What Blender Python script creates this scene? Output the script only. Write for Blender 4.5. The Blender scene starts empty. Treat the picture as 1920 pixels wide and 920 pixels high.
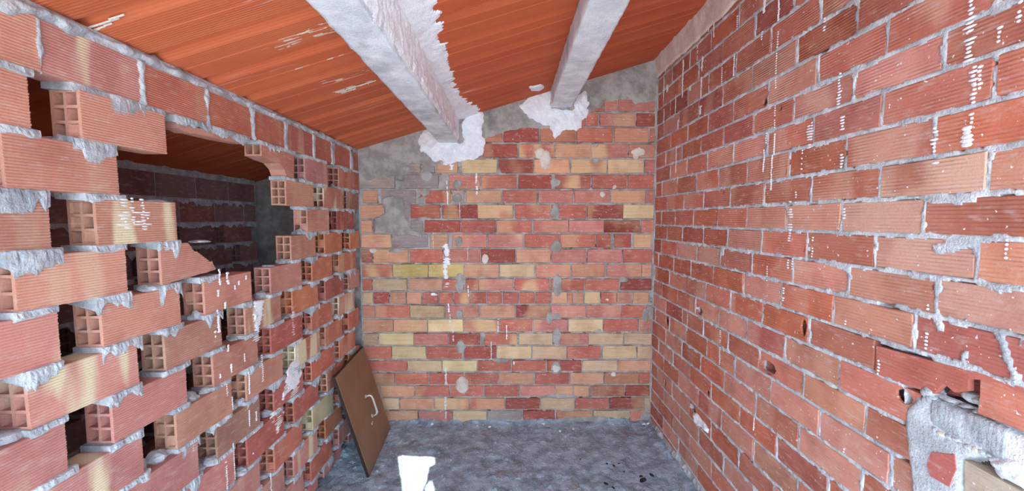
import bpy, bmesh, math, random
import numpy as np

random.seed(7)
scene = bpy.context.scene
col = scene.collection

# ------------------------------------------------------------------ camera
CAM_Z = 1.43                      # eye height above the concrete floor
F = 737.0                         # focal length in pixels of a 1920 x 920 frame
PITCH = math.atan(50 / F)
YAW = math.atan(3 / F)
cam_data = bpy.data.cameras.new('camera')
cam_data.sensor_width = 36.0
cam_data.lens = F / 1920 * 36.0
cam_data.clip_start = 0.05
cam = bpy.data.objects.new('camera', cam_data)
cam.location = (0, 0, CAM_Z)
cam.rotation_euler = (math.pi / 2 - PITCH, 0, -YAW)
col.objects.link(cam)
scene.camera = cam

# ------------------------------------------------------------------ world, sun, exposure
world = bpy.data.worlds.new('sky')
scene.world = world
world.use_nodes = True
bg = world.node_tree.nodes['Background']
bg.inputs['Color'].default_value = (0.60, 0.80, 1.0, 1)
bg.inputs['Strength'].default_value = 3.9
SUN_DIR = np.array([-0.2, 0.5, -0.843]); SUN_DIR /= np.linalg.norm(SUN_DIR)
sun_data = bpy.data.lights.new('sun', 'SUN')
sun_data.energy = 15.0
sun_data.angle = math.radians(0.53)
sun_data.color = (1.0, 0.96, 0.9)
sun = bpy.data.objects.new('sun', sun_data)
from mathutils import Vector
sun.rotation_euler = Vector(tuple(SUN_DIR)).to_track_quat('-Z', 'Y').to_euler()
sun.location = (1, -3, 6)
col.objects.link(sun)
vs = scene.view_settings
vs.view_transform = 'Standard'
vs.look = 'None'
vs.exposure = 1.1
vs.gamma = 1.0
vs.use_curve_mapping = False
scene.cycles.max_bounces = 12
scene.cycles.diffuse_bounces = 8

# ------------------------------------------------------------------ room measures (metres, camera above x=0, y=0)
XL, XR, YB = -1.02, 0.984, 2.68          # lattice wall, right wall, back wall
XF = -1.72                               # wall beyond the lattice
YN = -0.9                                # room left open here, out of view, to let daylight in
SLOPE = 0.2957
def ceil_z(x): return CAM_Z + 0.464 + SLOPE * (x - XL)

_c, _s = math.cos(PITCH), math.sin(PITCH)
FWD = np.array([math.sin(YAW) * _c, math.cos(YAW) * _c, -_s])
RGT = np.array([math.cos(YAW), -math.sin(YAW), 0])
UPV = np.cross(RGT, FWD)
EYE = np.array([0, 0, CAM_Z])
def ray(x, y): return FWD + RGT * (x - 960) / F + UPV * (460 - y) / F
def on_x(x, y, X): r = ray(x, y); return EYE + r * (X / r[0])
def on_y(x, y, Y): r = ray(x, y); return EYE + r * (Y / r[1])
def on_z(x, y, Z): r = ray(x, y); return EYE + r * ((Z - CAM_Z) / r[2])
def on_ceil(x, y):
    r = ray(x, y)
    t = (0.464 - SLOPE * XL) / (r[2] - SLOPE * r[0])
    return EYE + r * t
def back(p): q = on_y(p[0], p[1], YB); return (q[0], q[2])
def right(p): q = on_x(p[0], p[1], XR); return (q[1], q[2])
def left(p): q = on_x(p[0], p[1], XL); return (q[1], q[2])
def ceilp(p): q = on_ceil(p[0], p[1]); return (q[0], q[1])
def side_y(px, X, z):
    t = (px - 960) / F; cy, sy = math.cos(YAW), math.sin(YAW)
    return (X * cy - t * X * sy * _c + t * (z - CAM_Z) * _s) / (t * cy * _c + sy)
def left_y(px, z): return side_y(px, XL, z)
def right_y(px, z): return side_y(px, XR, z)
def back_x(px, z):
    t = (px - 960) / F; cy, sy = math.cos(YAW), math.sin(YAW)
    return (YB * sy + t * (YB * cy * _c - (z - CAM_Z) * _s)) / (cy - t * sy * _c)

# ------------------------------------------------------------------ noise
_perm = np.random.RandomState(3).rand(256, 256)
def vnoise(x, y, seed=0):
    x = np.asarray(x, float) + seed * 17.31; y = np.asarray(y, float) + seed * 9.77
    xi = np.floor(x).astype(int); yi = np.floor(y).astype(int)
    fx = x - xi; fy = y - yi
    fx = fx * fx * (3 - 2 * fx); fy = fy * fy * (3 - 2 * fy)
    g = lambda a, b: _perm[a & 255, b & 255]
    return (g(xi, yi) * (1 - fx) + g(xi + 1, yi) * fx) * (1 - fy) + (g(xi, yi + 1) * (1 - fx) + g(xi + 1, yi + 1) * fx) * fy
def fbm(x, y, seed=0, octv=4):
    t = 0; a = 0.5; n = 0
    for k in range(octv):
        t = t + a * vnoise(np.asarray(x) * 2 ** k, np.asarray(y) * 2 ** k, seed + k); n += a; a *= 0.5
    return t / n

# ------------------------------------------------------------------ mesh helpers
def tag(o, label=None, cat=None, group=None, kind=None):
    if label: o['label'] = label
    if cat: o['category'] = cat
    if group: o['group'] = group
    if kind: o['kind'] = kind
    return o
def link(name, me, mat=None, parent=None, loc=(0, 0, 0), rz=0.0, color=None):
    o = bpy.data.objects.new(name, me)
    col.objects.link(o)
    o.location = loc; o.rotation_euler = (0, 0, rz)
    if mat is not None and me is not None and not me.materials: me.materials.append(mat)
    if color is not None: o.color = color
    if parent is not None: o.parent = parent
    return o
def mesh(name, v, f, smooth=False):
    me = bpy.data.meshes.new(name)
    me.from_pydata([tuple(map(float, p)) for p in v], [], f)
    if smooth: me.polygons.foreach_set('use_smooth', [True] * len(me.polygons))
    me.update()
    return me
def quads_mesh(name, V, Q, smooth=True):
    """fast mesh of quads from numpy arrays; unused vertices dropped"""
    used = np.zeros(len(V), bool); used[Q.ravel()] = True
    idx = np.cumsum(used) - 1
    V = V[used]; Q = idx[Q]
    me = bpy.data.meshes.new(name)
    me.vertices.add(len(V)); me.vertices.foreach_set('co', V.astype(np.float32).ravel())
    me.loops.add(Q.size); me.loops.foreach_set('vertex_index', Q.astype(np.int32).ravel())
    me.polygons.add(len(Q)); me.polygons.foreach_set('loop_start', np.arange(0, Q.size, 4, dtype=np.int32))
    me.polygons.foreach_set('use_smooth', np.full(len(Q), smooth))
    me.update(calc_edges=True); me.validate()
    return me
def grid_quads(na, nb):
    i, j = np.meshgrid(np.arange(na - 1), np.arange(nb - 1), indexing='ij')
    a = i * nb + j
    return np.stack([a, a + nb, a + nb + 1, a + 1], -1).reshape(-1, 4)
def box(v, f, x0, x1, y0, y1, z0, z1):
    b = len(v)
    v += [(x0, y0, z0), (x1, y0, z0), (x1, y1, z0), (x0, y1, z0), (x0, y0, z1), (x1, y0, z1), (x1, y1, z1), (x0, y1, z1)]
    f += [[b + k for k in q] for q in ((3, 2, 1, 0), (4, 5, 6, 7), (0, 1, 5, 4), (1, 2, 6, 5), (2, 3, 7, 6), (3, 0, 4, 7))]
def inside_poly(P, x, y):
    P = np.array(P); c = np.zeros(x.shape, bool); n = len(P)
    for i in range(n):
        x1, y1 = P[i]; x2, y2 = P[(i + 1) % n]
        if y1 == y2: continue
        m = ((y1 > y) != (y2 > y)) & (x < (x2 - x1) * (y - y1) / (y2 - y1) + x1)
        c ^= m
    return c
def seg_dist(P, x, y):
    P = np.array(P); d = np.full(x.shape, 9.0); n = len(P)
    for i in range(n):
        a = P[i]; b = P[(i + 1) % n]; ab = b - a; L = max(ab @ ab, 1e-12)
        t = np.clip(((x - a[0]) * ab[0] + (y - a[1]) * ab[1]) / L, 0, 1)
        d = np.minimum(d, np.hypot(x - a[0] - t * ab[0], y - a[1] - t * ab[1]))
    return d
def signed(P, x, y): return np.where(inside_poly(P, x, y), 1, -1) * seg_dist(P, x, y)
def ell(cx, cy, rx, ry, n=14, ang=0.0):
    r = []
    for k in range(n):
        t = 2 * math.pi * k / n
        a, b = rx * math.cos(t), ry * math.sin(t)
        r.append((cx + a * math.cos(ang) - b * math.sin(ang), cy + a * math.sin(ang) + b * math.cos(ang)))
    return r

# frames: (a, b, height) -> world
def fr_back(a, b, h): return np.stack([a, YB - h, b], -1)
def fr_right(a, b, h): return np.stack([XR - h, a, b], -1)
def fr_left(a, b, h): return np.stack([XL + h, a, b], -1)
_cn = np.array([math.sin(math.atan(SLOPE)), 0, -math.cos(math.atan(SLOPE))])
def fr_ceil(a, b, h):
    z = CAM_Z + 0.464 + SLOPE * (a - XL)
    return np.stack([a + _cn[0] * h, b, z + _cn[2] * h], -1)

def splat(name, frame, polys, mat, parent, thick=0.004, res=0.005, amp=0.02, freq=(25, 25), rough=0.6, edge=0.012, seed=0, flip=False, extra=None):
    """a lumpy smear of plaster lying on a wall plane, ragged at its edge"""
    pts = np.array([q for p in polys for q in p])
    a0, b0 = pts.min(0) - 2.5 * amp; a1, b1 = pts.max(0) + 2.5 * amp
    na = int((a1 - a0) / res) + 2; nb = int((b1 - b0) / res) + 2
    A, B = np.meshgrid(np.linspace(a0, a1, na), np.linspace(b0, b1, nb), indexing='ij')
    n1 = fbm(A * freq[0], B * freq[1], seed + 5, 4) - 0.5
    D = np.full(A.shape, -9.0)
    for p in polys: D = np.maximum(D, signed(p, A, B))
    D = D + amp * 3.2 * n1
    if extra is not None: D = np.minimum(D, extra(A, B))
    H = thick * np.clip(D / edge, -1, 1) * (1 - rough + rough * 2 * fbm(A * 45, B * 45, seed + 11, 3))
    H = np.where(D < 0, -0.002, H + 0.0008)
    V = frame(A, B, H).reshape(-1, 3)
    Q = grid_quads(na, nb)
    keep = (D.ravel()[Q] > 0).sum(1) >= 2
    Q = Q[keep]
    if not len(Q): return None
    if flip: Q = Q[:, ::-1]
    me = quads_mesh(name, V, Q)
    return link(name, me, mat, parent)

def lump_mesh(name, rx, ry, rz, seed, n=10, m=7, flat=True, rough=0.35, smooth=False):
    """an uneven stone or mortar lump, flattened below"""
    v = []; f = []
    for j in range(m + 1):
        th = math.pi * j / m
        for i in range(n):
            ph = 2 * math.pi * i / n
            d = np.array([math.sin(th) * math.cos(ph), math.sin(th) * math.sin(ph), math.cos(th)])
            k = 1 + rough * 2 * (float(fbm(d[0] * 1.6 + 5 + d[2], d[1] * 1.6 + 9 - d[2] * .7, seed, 3)) - 0.5)
            p = d * k * np.array([rx, ry, rz])
            if flat and p[2] < -rz * 0.35: p[2] = -rz * 0.35
            v.append(p)
    for j in range(m):
        for i in range(n):
            f.append([j * n + i, (j + 1) * n + i, (j + 1) * n + (i + 1) % n, j * n + (i + 1) % n])
    return mesh(name, v, f, smooth)

# ------------------------------------------------------------------ materials
def lin(c):
    return tuple(((x / 255) / 12.92 if x / 255 <= 0.04045 else ((x / 255 + 0.055) / 1.055) ** 2.4) for x in c) + (1.0,)
class M:
    def __init__(s, name, rough=0.9, spec=0.2):
        s.m = bpy.data.materials.new(name); s.m.use_nodes = True
        s.t = s.m.node_tree; s.b = s.t.nodes['Principled BSDF']
        s.b.inputs['Roughness'].default_value = rough
        s.b.inputs['Specular IOR Level'].default_value = spec
    def n(s, typ, **kw):
        nd = s.t.nodes.new(typ)
        for k, v in kw.items(): setattr(nd, k, v)
        return nd
    def l(s, a, b): s.t.links.new(a, b)
    def val(s, sock, v):
        if hasattr(v, 'is_output'): s.l(v, sock)
        else: sock.default_value = v
    def math(s, op, a, b=0.0, clamp=False):
        nd = s.n('ShaderNodeMath', operation=op, use_clamp=clamp); s.val(nd.inputs[0], a); s.val(nd.inputs[1], b); return nd.outputs[0]
    def noise(s, vec, scale, detail=4, rough=0.55):
        nd = s.n('ShaderNodeTexNoise'); nd.inputs['Scale'].default_value = scale; nd.inputs['Detail'].default_value = detail
        nd.inputs['Roughness'].default_value = rough
        if vec is not None: s.l(vec, nd.inputs['Vector'])
        return nd.outputs['Fac']
    def ramp(s, fac, a, b, smooth=True):
        nd = s.n('ShaderNodeMapRange'); nd.interpolation_type = 'SMOOTHSTEP' if smooth else 'LINEAR'
        nd.inputs['From Min'].default_value = a; nd.inputs['From Max'].default_value = b; s.l(fac, nd.inputs['Value']); return nd.outputs[0]
    def mix(s, fac, a, b, mode='MIX'):
        nd = s.n('ShaderNodeMix', data_type='RGBA', blend_type=mode)
        s.val(nd.inputs[0], fac); s.val(nd.inputs[6], a); s.val(nd.inputs[7], b); return nd.outputs[2]
    def scale(s, vec, sc):
        nd = s.n('ShaderNodeMapping'); nd.inputs['Scale'].default_value = sc; s.l(vec, nd.inputs['Vector']); return nd.outputs[0]
    def bump(s, h, strength, dist):
        nd = s.n('ShaderNodeBump'); nd.inputs['Strength'].default_value = strength; nd.inputs['Distance'].default_value = dist
        s.l(h, nd.inputs['Height']); s.l(nd.outputs[0], s.b.inputs['Normal'])
    def out(s, c): s.l(c, s.b.inputs['Base Color'])

def brick_material(name, ribs, specks=0.0, flash=(226, 212, 178), bands=13):
    k = M(name)
    tc = k.n('ShaderNodeTexCoord'); oi = k.n('ShaderNodeObjectInfo')
    off = k.n('ShaderNodeVectorMath', operation='ADD'); k.l(tc.outputs['Object'], off.inputs[0])
    cm = k.n('ShaderNodeCombineXYZ'); r100 = k.math('MULTIPLY', oi.outputs['Random'], 60.0)
    for i in range(3): k.l(r100, cm.inputs[i])
    k.l(cm.outputs[0], off.inputs[1]); v = off.outputs[0]
    base = oi.outputs['Color']
    blot = k.ramp(k.noise(k.scale(v, (9, 9, 6)), 1.0, 3), 0.42, 0.68)
    c = k.mix(k.math('MULTIPLY', blot, 0.55), base, (0.72, 0.60, 0.58, 1), 'MULTIPLY')
    band = k.ramp(k.noise(k.scale(v, (bands, 5, 2.5)), 1.0, 2, 0.4), 0.50, 0.62)
    c = k.mix(k.math('MULTIPLY', band, oi.outputs['Alpha'], True), c, lin(flash))
    dust = k.ramp(k.noise(k.scale(v, (22, 22, 60)), 1.0, 5, 0.7), 0.5, 0.8)
    c = k.mix(k.math('MULTIPLY', dust, 0.65), c, lin((214, 192, 182)))
    fine = k.noise(v, 260, 3)
    c = k.mix(k.math('MULTIPLY', k.ramp(fine, 0.35, 0.75), 0.22), c, (0.55, 0.5, 0.5, 1), 'MULTIPLY')
    if specks:
        sp = k.ramp(k.noise(v, 95, 2, 0.5), 0.735 - specks, 0.75 - specks)
        c = k.mix(sp, c, lin((232, 226, 224)))
    k.out(c)
    sx = k.n('ShaderNodeSeparateXYZ'); k.l(tc.outputs['Object'], sx.inputs[0])
    h = k.math('MULTIPLY', k.noise(v, 180, 4), 0.5)
    if ribs:
        w = k.math('SINE', k.math('MULTIPLY', sx.outputs['Z'], 2 * math.pi / ribs))
        amp = k.ramp(k.noise(k.scale(v, (10, 10, 20)), 1.0, 2), 0.34, 0.70)
        h = k.math('ADD', h, k.math('MULTIPLY', k.math('MULTIPLY', w, amp), 0.55))
    k.bump(h, 0.9, 0.0022)
    return k.m
def grey_material(name, c1, c2, scale=14, dark=None, bump=0.003, stain=None, spots=0.0):
    k = M(name)
    tc = k.n('ShaderNodeTexCoord'); v = tc.outputs['Object']
    c = k.mix(k.ramp(k.noise(v, scale, 6, 0.6), 0.35, 0.65), lin(c1), lin(c2))
    if dark: c = k.mix(k.math('MULTIPLY', k.ramp(k.noise(v, scale * 0.35, 5, 0.65), 0.52, 0.70), 0.8), c, lin(dark))
    if stain: c = k.mix(k.math('MULTIPLY', k.ramp(k.noise(v, scale * 0.5 + 1.3, 4), 0.55, 0.72), 0.5), c, lin(stain))
    if spots: c = k.mix(k.ramp(k.noise(v, 70, 3), 0.70 - spots, 0.75 - spots), c, lin((222, 220, 215)))
    c = k.mix(k.math('MULTIPLY', k.ramp(k.noise(v, 240, 3), 0.35, 0.7), 0.25), c, (0.55, 0.55, 0.56, 1), 'MULTIPLY')
    k.out(c)
    k.bump(k.math('ADD', k.noise(v, 160, 5, 0.65), k.math('MULTIPLY', k.noise(v, 40, 3), 1.5)), 0.8, bump)
    return k.m

MAT_LATTICE = brick_material('hollow_brick_clay', None, 0.0)
MAT_BACK = brick_material('back_brick_clay', 0.0085, 0.015, (222, 180, 136), 5)
MAT_RIGHT = brick_material('right_brick_clay', 0.0088, 0.03, (224, 178, 154), 6)
MAT_MORTAR = grey_material('mortar', (166, 170, 175), (206, 210, 214), 18, (140, 144, 150), 0.004)
MAT_MORTAR_BACK = grey_material('mortar_back', (150, 143, 136), (182, 176, 170), 14, (122, 120, 118), 0.004)
MAT_MORTAR_PALE = grey_material('pale_mortar', (188, 190, 194), (224, 226, 229), 18, (164, 166, 170), 0.004)
MAT_PLASTER = grey_material('white_plaster', (238, 238, 242), (250, 250, 252), 16, (222, 222, 228), 0.004)
MAT_CREAM = grey_material('cream_plaster', (214, 198, 182), (228, 216, 204), 9, (190, 170, 156), 0.002)
MAT_CONCRETE = grey_material('beam_concrete', (216, 219, 224), (242, 244, 247), 11, (176, 179, 184), 0.004)
MAT_FLOOR = grey_material('floor_concrete', (150, 168, 181), (190, 211, 226), 12, (114, 124, 132), 0.010, (150, 128, 122), 0.02)
MAT_PAINT = grey_material('white_paint', (240, 240, 242), (250, 250, 252), 30, None, 0.002)
MAT_RUBBLE = grey_material('rubble', (176, 180, 186), (212, 216, 220), 25, (150, 150, 156), 0.004)
MAT_CHIP = grey_material('dark_chip', (34, 33, 38), (52, 50, 56), 40, None, 0.003)

def board_material():
    k = M('ceiling_board_clay', 0.75, 0.3)
    tc = k.n('ShaderNodeTexCoord'); oi = k.n('ShaderNodeObjectInfo'); ge = k.n('ShaderNodeNewGeometry')
    off = k.n('ShaderNodeVectorMath', operation='ADD'); k.l(tc.outputs['Object'], off.inputs[0])
    cm = k.n('ShaderNodeCombineXYZ'); r = k.math('MULTIPLY', oi.outputs['Random'], 40.0)
    for i in range(3): k.l(r, cm.inputs[i])
    k.l(cm.outputs[0], off.inputs[1]); v = off.outputs[0]
    st = k.noise(k.scale(v, (0.9, 7, 0.9)), 1.0, 3, 0.45)
    c = k.mix(k.ramp(st, 0.3, 0.7), lin((198, 94, 60)), lin((208, 108, 70)))
    c = k.mix(1.0, c, oi.outputs['Color'], 'MULTIPLY')
    chalk = k.math('MULTIPLY', k.ramp(k.noise(k.scale(v, (4, 75, 4)), 1.0, 5, 0.7), 0.56, 0.72), k.ramp(k.noise(k.scale(v, (2.2, 7, 2.2)), 1.0, 2), 0.52, 0.66))
    c = k.mix(k.math('MULTIPLY', chalk, oi.outputs['Alpha'], True), c, lin((226, 196, 190)))
    k.out(c)
    sx = k.n('ShaderNodeSeparateXYZ'); k.l(tc.outputs['Object'], sx.inputs[0])
    w = k.math('SINE', k.math('MULTIPLY', sx.outputs['Y'], 2 * math.pi / 0.0085))
    k.bump(k.math('ADD', k.math('MULTIPLY', w, 0.25), k.noise(k.scale(v, (20, 160, 20)), 1.0, 3)), 0.6, 0.0015)
    return k.m
MAT_BOARD = board_material()

def panel_material():
    k = M('brown_panel', 0.42, 0.5)
    tc = k.n('ShaderNodeTexCoord'); v = tc.outputs['Object']
    c = k.mix(k.ramp(k.noise(v, 6, 4), 0.3, 0.7), lin((132, 98, 72)), lin((148, 112, 84)))
    c = k.mix(k.math('MULTIPLY', k.noise(v, 300, 2), 0.3), c, (0.5, 0.5, 0.5, 1), 'MULTIPLY')
    k.out(c); k.b.inputs['Metallic'].default_value = 0.15
    k.bump(k.noise(v, 220, 3), 0.3, 0.001)
    return k.m
MAT_PANEL = panel_material()
k = M('panel_edge', 0.5, 0.4); k.b.inputs['Base Color'].default_value = lin((44, 34, 30)); MAT_EDGE = k.m
k = M('handle_metal', 0.35, 0.5); k.b.inputs['Base Color'].default_value = lin((205, 200, 194)); k.b.inputs['Metallic'].default_value = 0.4; MAT_HANDLE = k.m

# colours of single bricks
BR = {'S': (206, 142, 118), 'R': (202, 116, 90), 'P': (202, 134, 122), 'D': (184, 100, 86), 'C': (204, 150, 126), 'B': (168, 120, 98), 'Y': (202, 188, 150), 'O': (204, 126, 88)}
BK = {'R': (196, 104, 82), 'D': (166, 76, 62), 'P': (204, 124, 106), 'O': (216, 152, 114), 'Y': (228, 192, 140), 'T': (204, 168, 128), 'G': (152, 138, 132), 'X': (134, 50, 36), 'K': (208, 174, 100)}
def shade(rgb, al, j=0.07, rnd=random):
    f = 1 + rnd.uniform(-j, j)
    g = 0.3 * rgb[0] + 0.55 * rgb[1] + 0.15 * rgb[2]
    rgb = [(x + (g - x) * 0.08) for x in rgb]; rgb = [x + (235 - x) * 0.07 for x in rgb]
    c = lin([max(0, min(255, x * f * (1 + rnd.uniform(-0.02, 0.02)))) for x in rgb])
    return (c[0], c[1], c[2], al)

# ================================================================== SETTING
# ---- floor
def axis(parts):
    r = []
    for a, b, st in parts: r += list(np.arange(a, b, st))
    return np.array(r + [parts[-1][1]])
ax_ = axis([(-1.9, -1.1, 0.05), (-1.1, 1.05, 0.009), (1.05, 1.3, 0.05)])
ay_ = axis([(YN, 1.5, 0.06), (1.5, 2.72, 0.009), (2.72, 2.95, 0.06)])
A, B = np.meshgrid(ax_, ay_, indexing='ij')
H = 0.012 * (fbm(A * 7, B * 7, 21, 4) - 0.5) + 0.010 * (fbm(A * 38, B * 38, 25, 3) - 0.5)
foot = np.exp(-np.clip(YB - B, 0, 9) / 0.03) + np.exp(-np.clip(XR - A, 0, 9) / 0.035) + 0.8 * np.exp(-np.abs(XL - A) / 0.04)
H += foot * 0.030 * np.clip(fbm(A * 12, B * 12, 31, 3) * 1.6 - 0.25, 0, 1)
cr = fbm(A * 60, B * 60, 35, 2); H += np.where(cr > 0.66, (cr - 0.66) * 0.06, 0)
V = np.stack([A, B, H], -1).reshape(-1, 3)
floor = link('floor', quads_mesh('floor', V, grid_quads(len(ax_), len(ay_))), MAT_FLOOR)
tag(floor, 'rough stained grey concrete floor with a patch of sunlight', 'floor', kind='structure')
v = []; f = []; box(v, f, -7, 7, -9, YN, -0.3, -0.02)  # slab added out of view to bounce sunlight up to the ceiling
ground = tag(link('ground', mesh('ground', v, f), MAT_MORTAR_BACK), 'unseen pale ground added outside the open side of the room to bounce sunlight in', 'ground', kind='structure')

# ---- generic brick piece for the solid walls: chamfered, uneven outline, front at local -y
def face_brick(L, Hh, T, rnd, jit=0.0016, cut=None):
    nx = 4
    out = []
    for i in range(nx): out.append((-L / 2 + L * i / nx, -Hh / 2))
    out += [(L / 2, -Hh / 2), (L / 2, 0.0)]
    for i in range(nx): out.append((L / 2 - L * i / nx, Hh / 2))
    out += [(-L / 2, Hh / 2), (-L / 2, 0.0)]
    P = [(x + rnd.uniform(-jit, jit), z + rnd.uniform(-jit, jit)) for x, z in out]
    n = len(P); v = []
    ch = 0.0022
    for x, z in P: v.append((x * (1 - 2 * ch / L), -T / 2, z * (1 - 2 * ch / Hh)))
    for x, z in P: v.append((x, -T / 2 + ch * 1.3, z))
    for x, z in out: v.append((x, T / 2, z))
    f = [list(range(n))]
    for i in range(n):
        j = (i + 1) % n
        f.append([i, n + i, n + j, j]); f.append([n + i, 2 * n + i, 2 * n + j, n + j])
    f.append(list(range(3 * n - 1, 2 * n - 1, -1)))
    return mesh('brick', v, f)
def holed_brick(L, Hh, T, hole, depth=0.045):
    """brick whose face has been knocked open: hole is a polygon in local (x, z)"""
    y0 = -T / 2
    bm = bmesh.new()
    lo = [bm.verts.new((x, y0, z)) for x, z in ((-L / 2, -Hh / 2), (L / 2, -Hh / 2), (L / 2, Hh / 2), (-L / 2, Hh / 2))]
    hv = [bm.verts.new((x, y0, z)) for x, z in hole]
    es = [bm.edges.new((q[i], q[(i + 1) % len(q)])) for q in (lo, hv) for i in range(len(q))]
    bmesh.ops.triangle_fill(bm, edges=es, use_beauty=True)
    bk = [bm.verts.new((p.co.x, T / 2, p.co.z)) for p in lo]
    for i in range(4): bm.faces.new((lo[i], lo[(i + 1) % 4], bk[(i + 1) % 4], bk[i]))
    m = len(hv); hx = sum(p.co.x for p in hv) / m; hz = sum(p.co.z for p in hv) / m
    cl = lambda q, h: max(-h + .003, min(h - .003, q))
    grow = [(cl(hx + (p.co.x - hx) * 3.2, L / 2), cl(hz + (p.co.z - hz) * 3.2, Hh / 2)) for p in hv]   # the shell is thin, the cell behind is wide
    h1 = [bm.verts.new((p.co.x, y0 + .008, p.co.z)) for p in hv]
    h2 = [bm.verts.new((x, y0 + .010, z)) for x, z in grow]
    hb = [bm.verts.new((x, y0 + depth, z)) for x, z in grow]
    for q, w in ((hv, h1), (h1, h2)):
        for i in range(m): bm.faces.new((q[i], q[(i + 1) % m], w[(i + 1) % m], w[i]))
    hv = h2
    for i in range(m): bm.faces.new((hv[i], hv[(i + 1) % m], hb[(i + 1) % m], hb[i]))
    bm.faces.new(hb)
    bmesh.ops.recalc_face_normals(bm, faces=list(bm.faces))
    me = bpy.data.meshes.new('broken_brick'); bm.to_mesh(me); bm.free()
    return me

def mortar_wall(name, frame, a0, a1, b0, b1, rects, mat, res, over, base, bumpy, gaps, smears, seed, top=None, flip=False, bodybox=None):
    """uneven mortar filling the joints between bricks, with cement smeared over them; real relief"""
    na = int((a1 - a0) / res) + 1; nb = int((b1 - b0) / res) + 1
    la = np.linspace(a0, a1, na); lb = np.linspace(b0, b1, nb)
    A, B = np.meshgrid(la, lb, indexing='ij')
    D = np.full(A.shape, -1.0)
    for s0, s1, z0, z1 in rects:
        i0, i1 = np.searchsorted(la, [s0, s1]); j0, j1 = np.searchsorted(lb, [z0, z1])
        if i1 <= i0 or j1 <= j0: continue
        ss = la[i0:i1, None]; zz = lb[None, j0:j1]
        D[i0:i1, j0:j1] = np.minimum(np.minimum(ss - s0, s1 - ss), np.minimum(zz - z0, z1 - zz))
    o = over * (fbm(A * 30, B * 42, seed, 3) * 2.2 - 0.55)
    H = base + bumpy * (fbm(A * 55, B * 55, seed + 3, 3) - 0.45)
    gap = fbm(A * 9, B * 24, seed + 7, 3)
    H = np.where(gap > 1 - gaps, -0.022, H)
    H = np.where(D > o, -0.02, H)
    keepv = D < np.minimum(o + 0.007, 0.012)
    for P, hh, amp, fq in smears:
        pp = np.array(P); m0 = pp.min(0) - 0.08; m1 = pp.max(0) + 0.08
        i0, i1 = np.searchsorted(la, [m0[0], m1[0]]); j0, j1 = np.searchsorted(lb, [m0[1], m1[1]])
        if i1 <= i0 or j1 <= j0: continue
        a_ = A[i0:i1, j0:j1]; b_ = B[i0:i1, j0:j1]
        S = signed(P, a_, b_) + amp * 3 * (fbm(a_ * fq, b_ * fq, seed + 13, 4) - 0.5)
        h = hh * np.clip(S / 0.012, 0, 1) * (0.7 + 0.9 * (fbm(a_ * 24, b_ * 24, seed + 17, 4) - 0.3)) + 0.0012
        H[i0:i1, j0:j1] = np.where(S > 0, np.maximum(H[i0:i1, j0:j1], h), H[i0:i1, j0:j1])
        keepv[i0:i1, j0:j1] |= S > -0.008
    if top is not None: keepv &= B < top(A)
    V = frame(A, B, H).reshape(-1, 3)
    Q = grid_quads(na, nb)
    Q = Q[keepv.ravel()[Q].sum(1) >= 3]
    if flip: Q = Q[:, ::-1]
    me = quads_mesh(name, V, Q)
    # the solid masonry behind
    if bodybox:
        vv = []; ff = []; box(vv, ff, *bodybox)
        import bmesh
        bm = bmesh.new(); bm.from_mesh(me)
        bv = [bm.verts.new(p) for p in vv]
        for q in ff: bm.faces.new([bv[i] for i in q])
        bm.to_mesh(me); bm.free()
    return link(name, me, mat)

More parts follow.
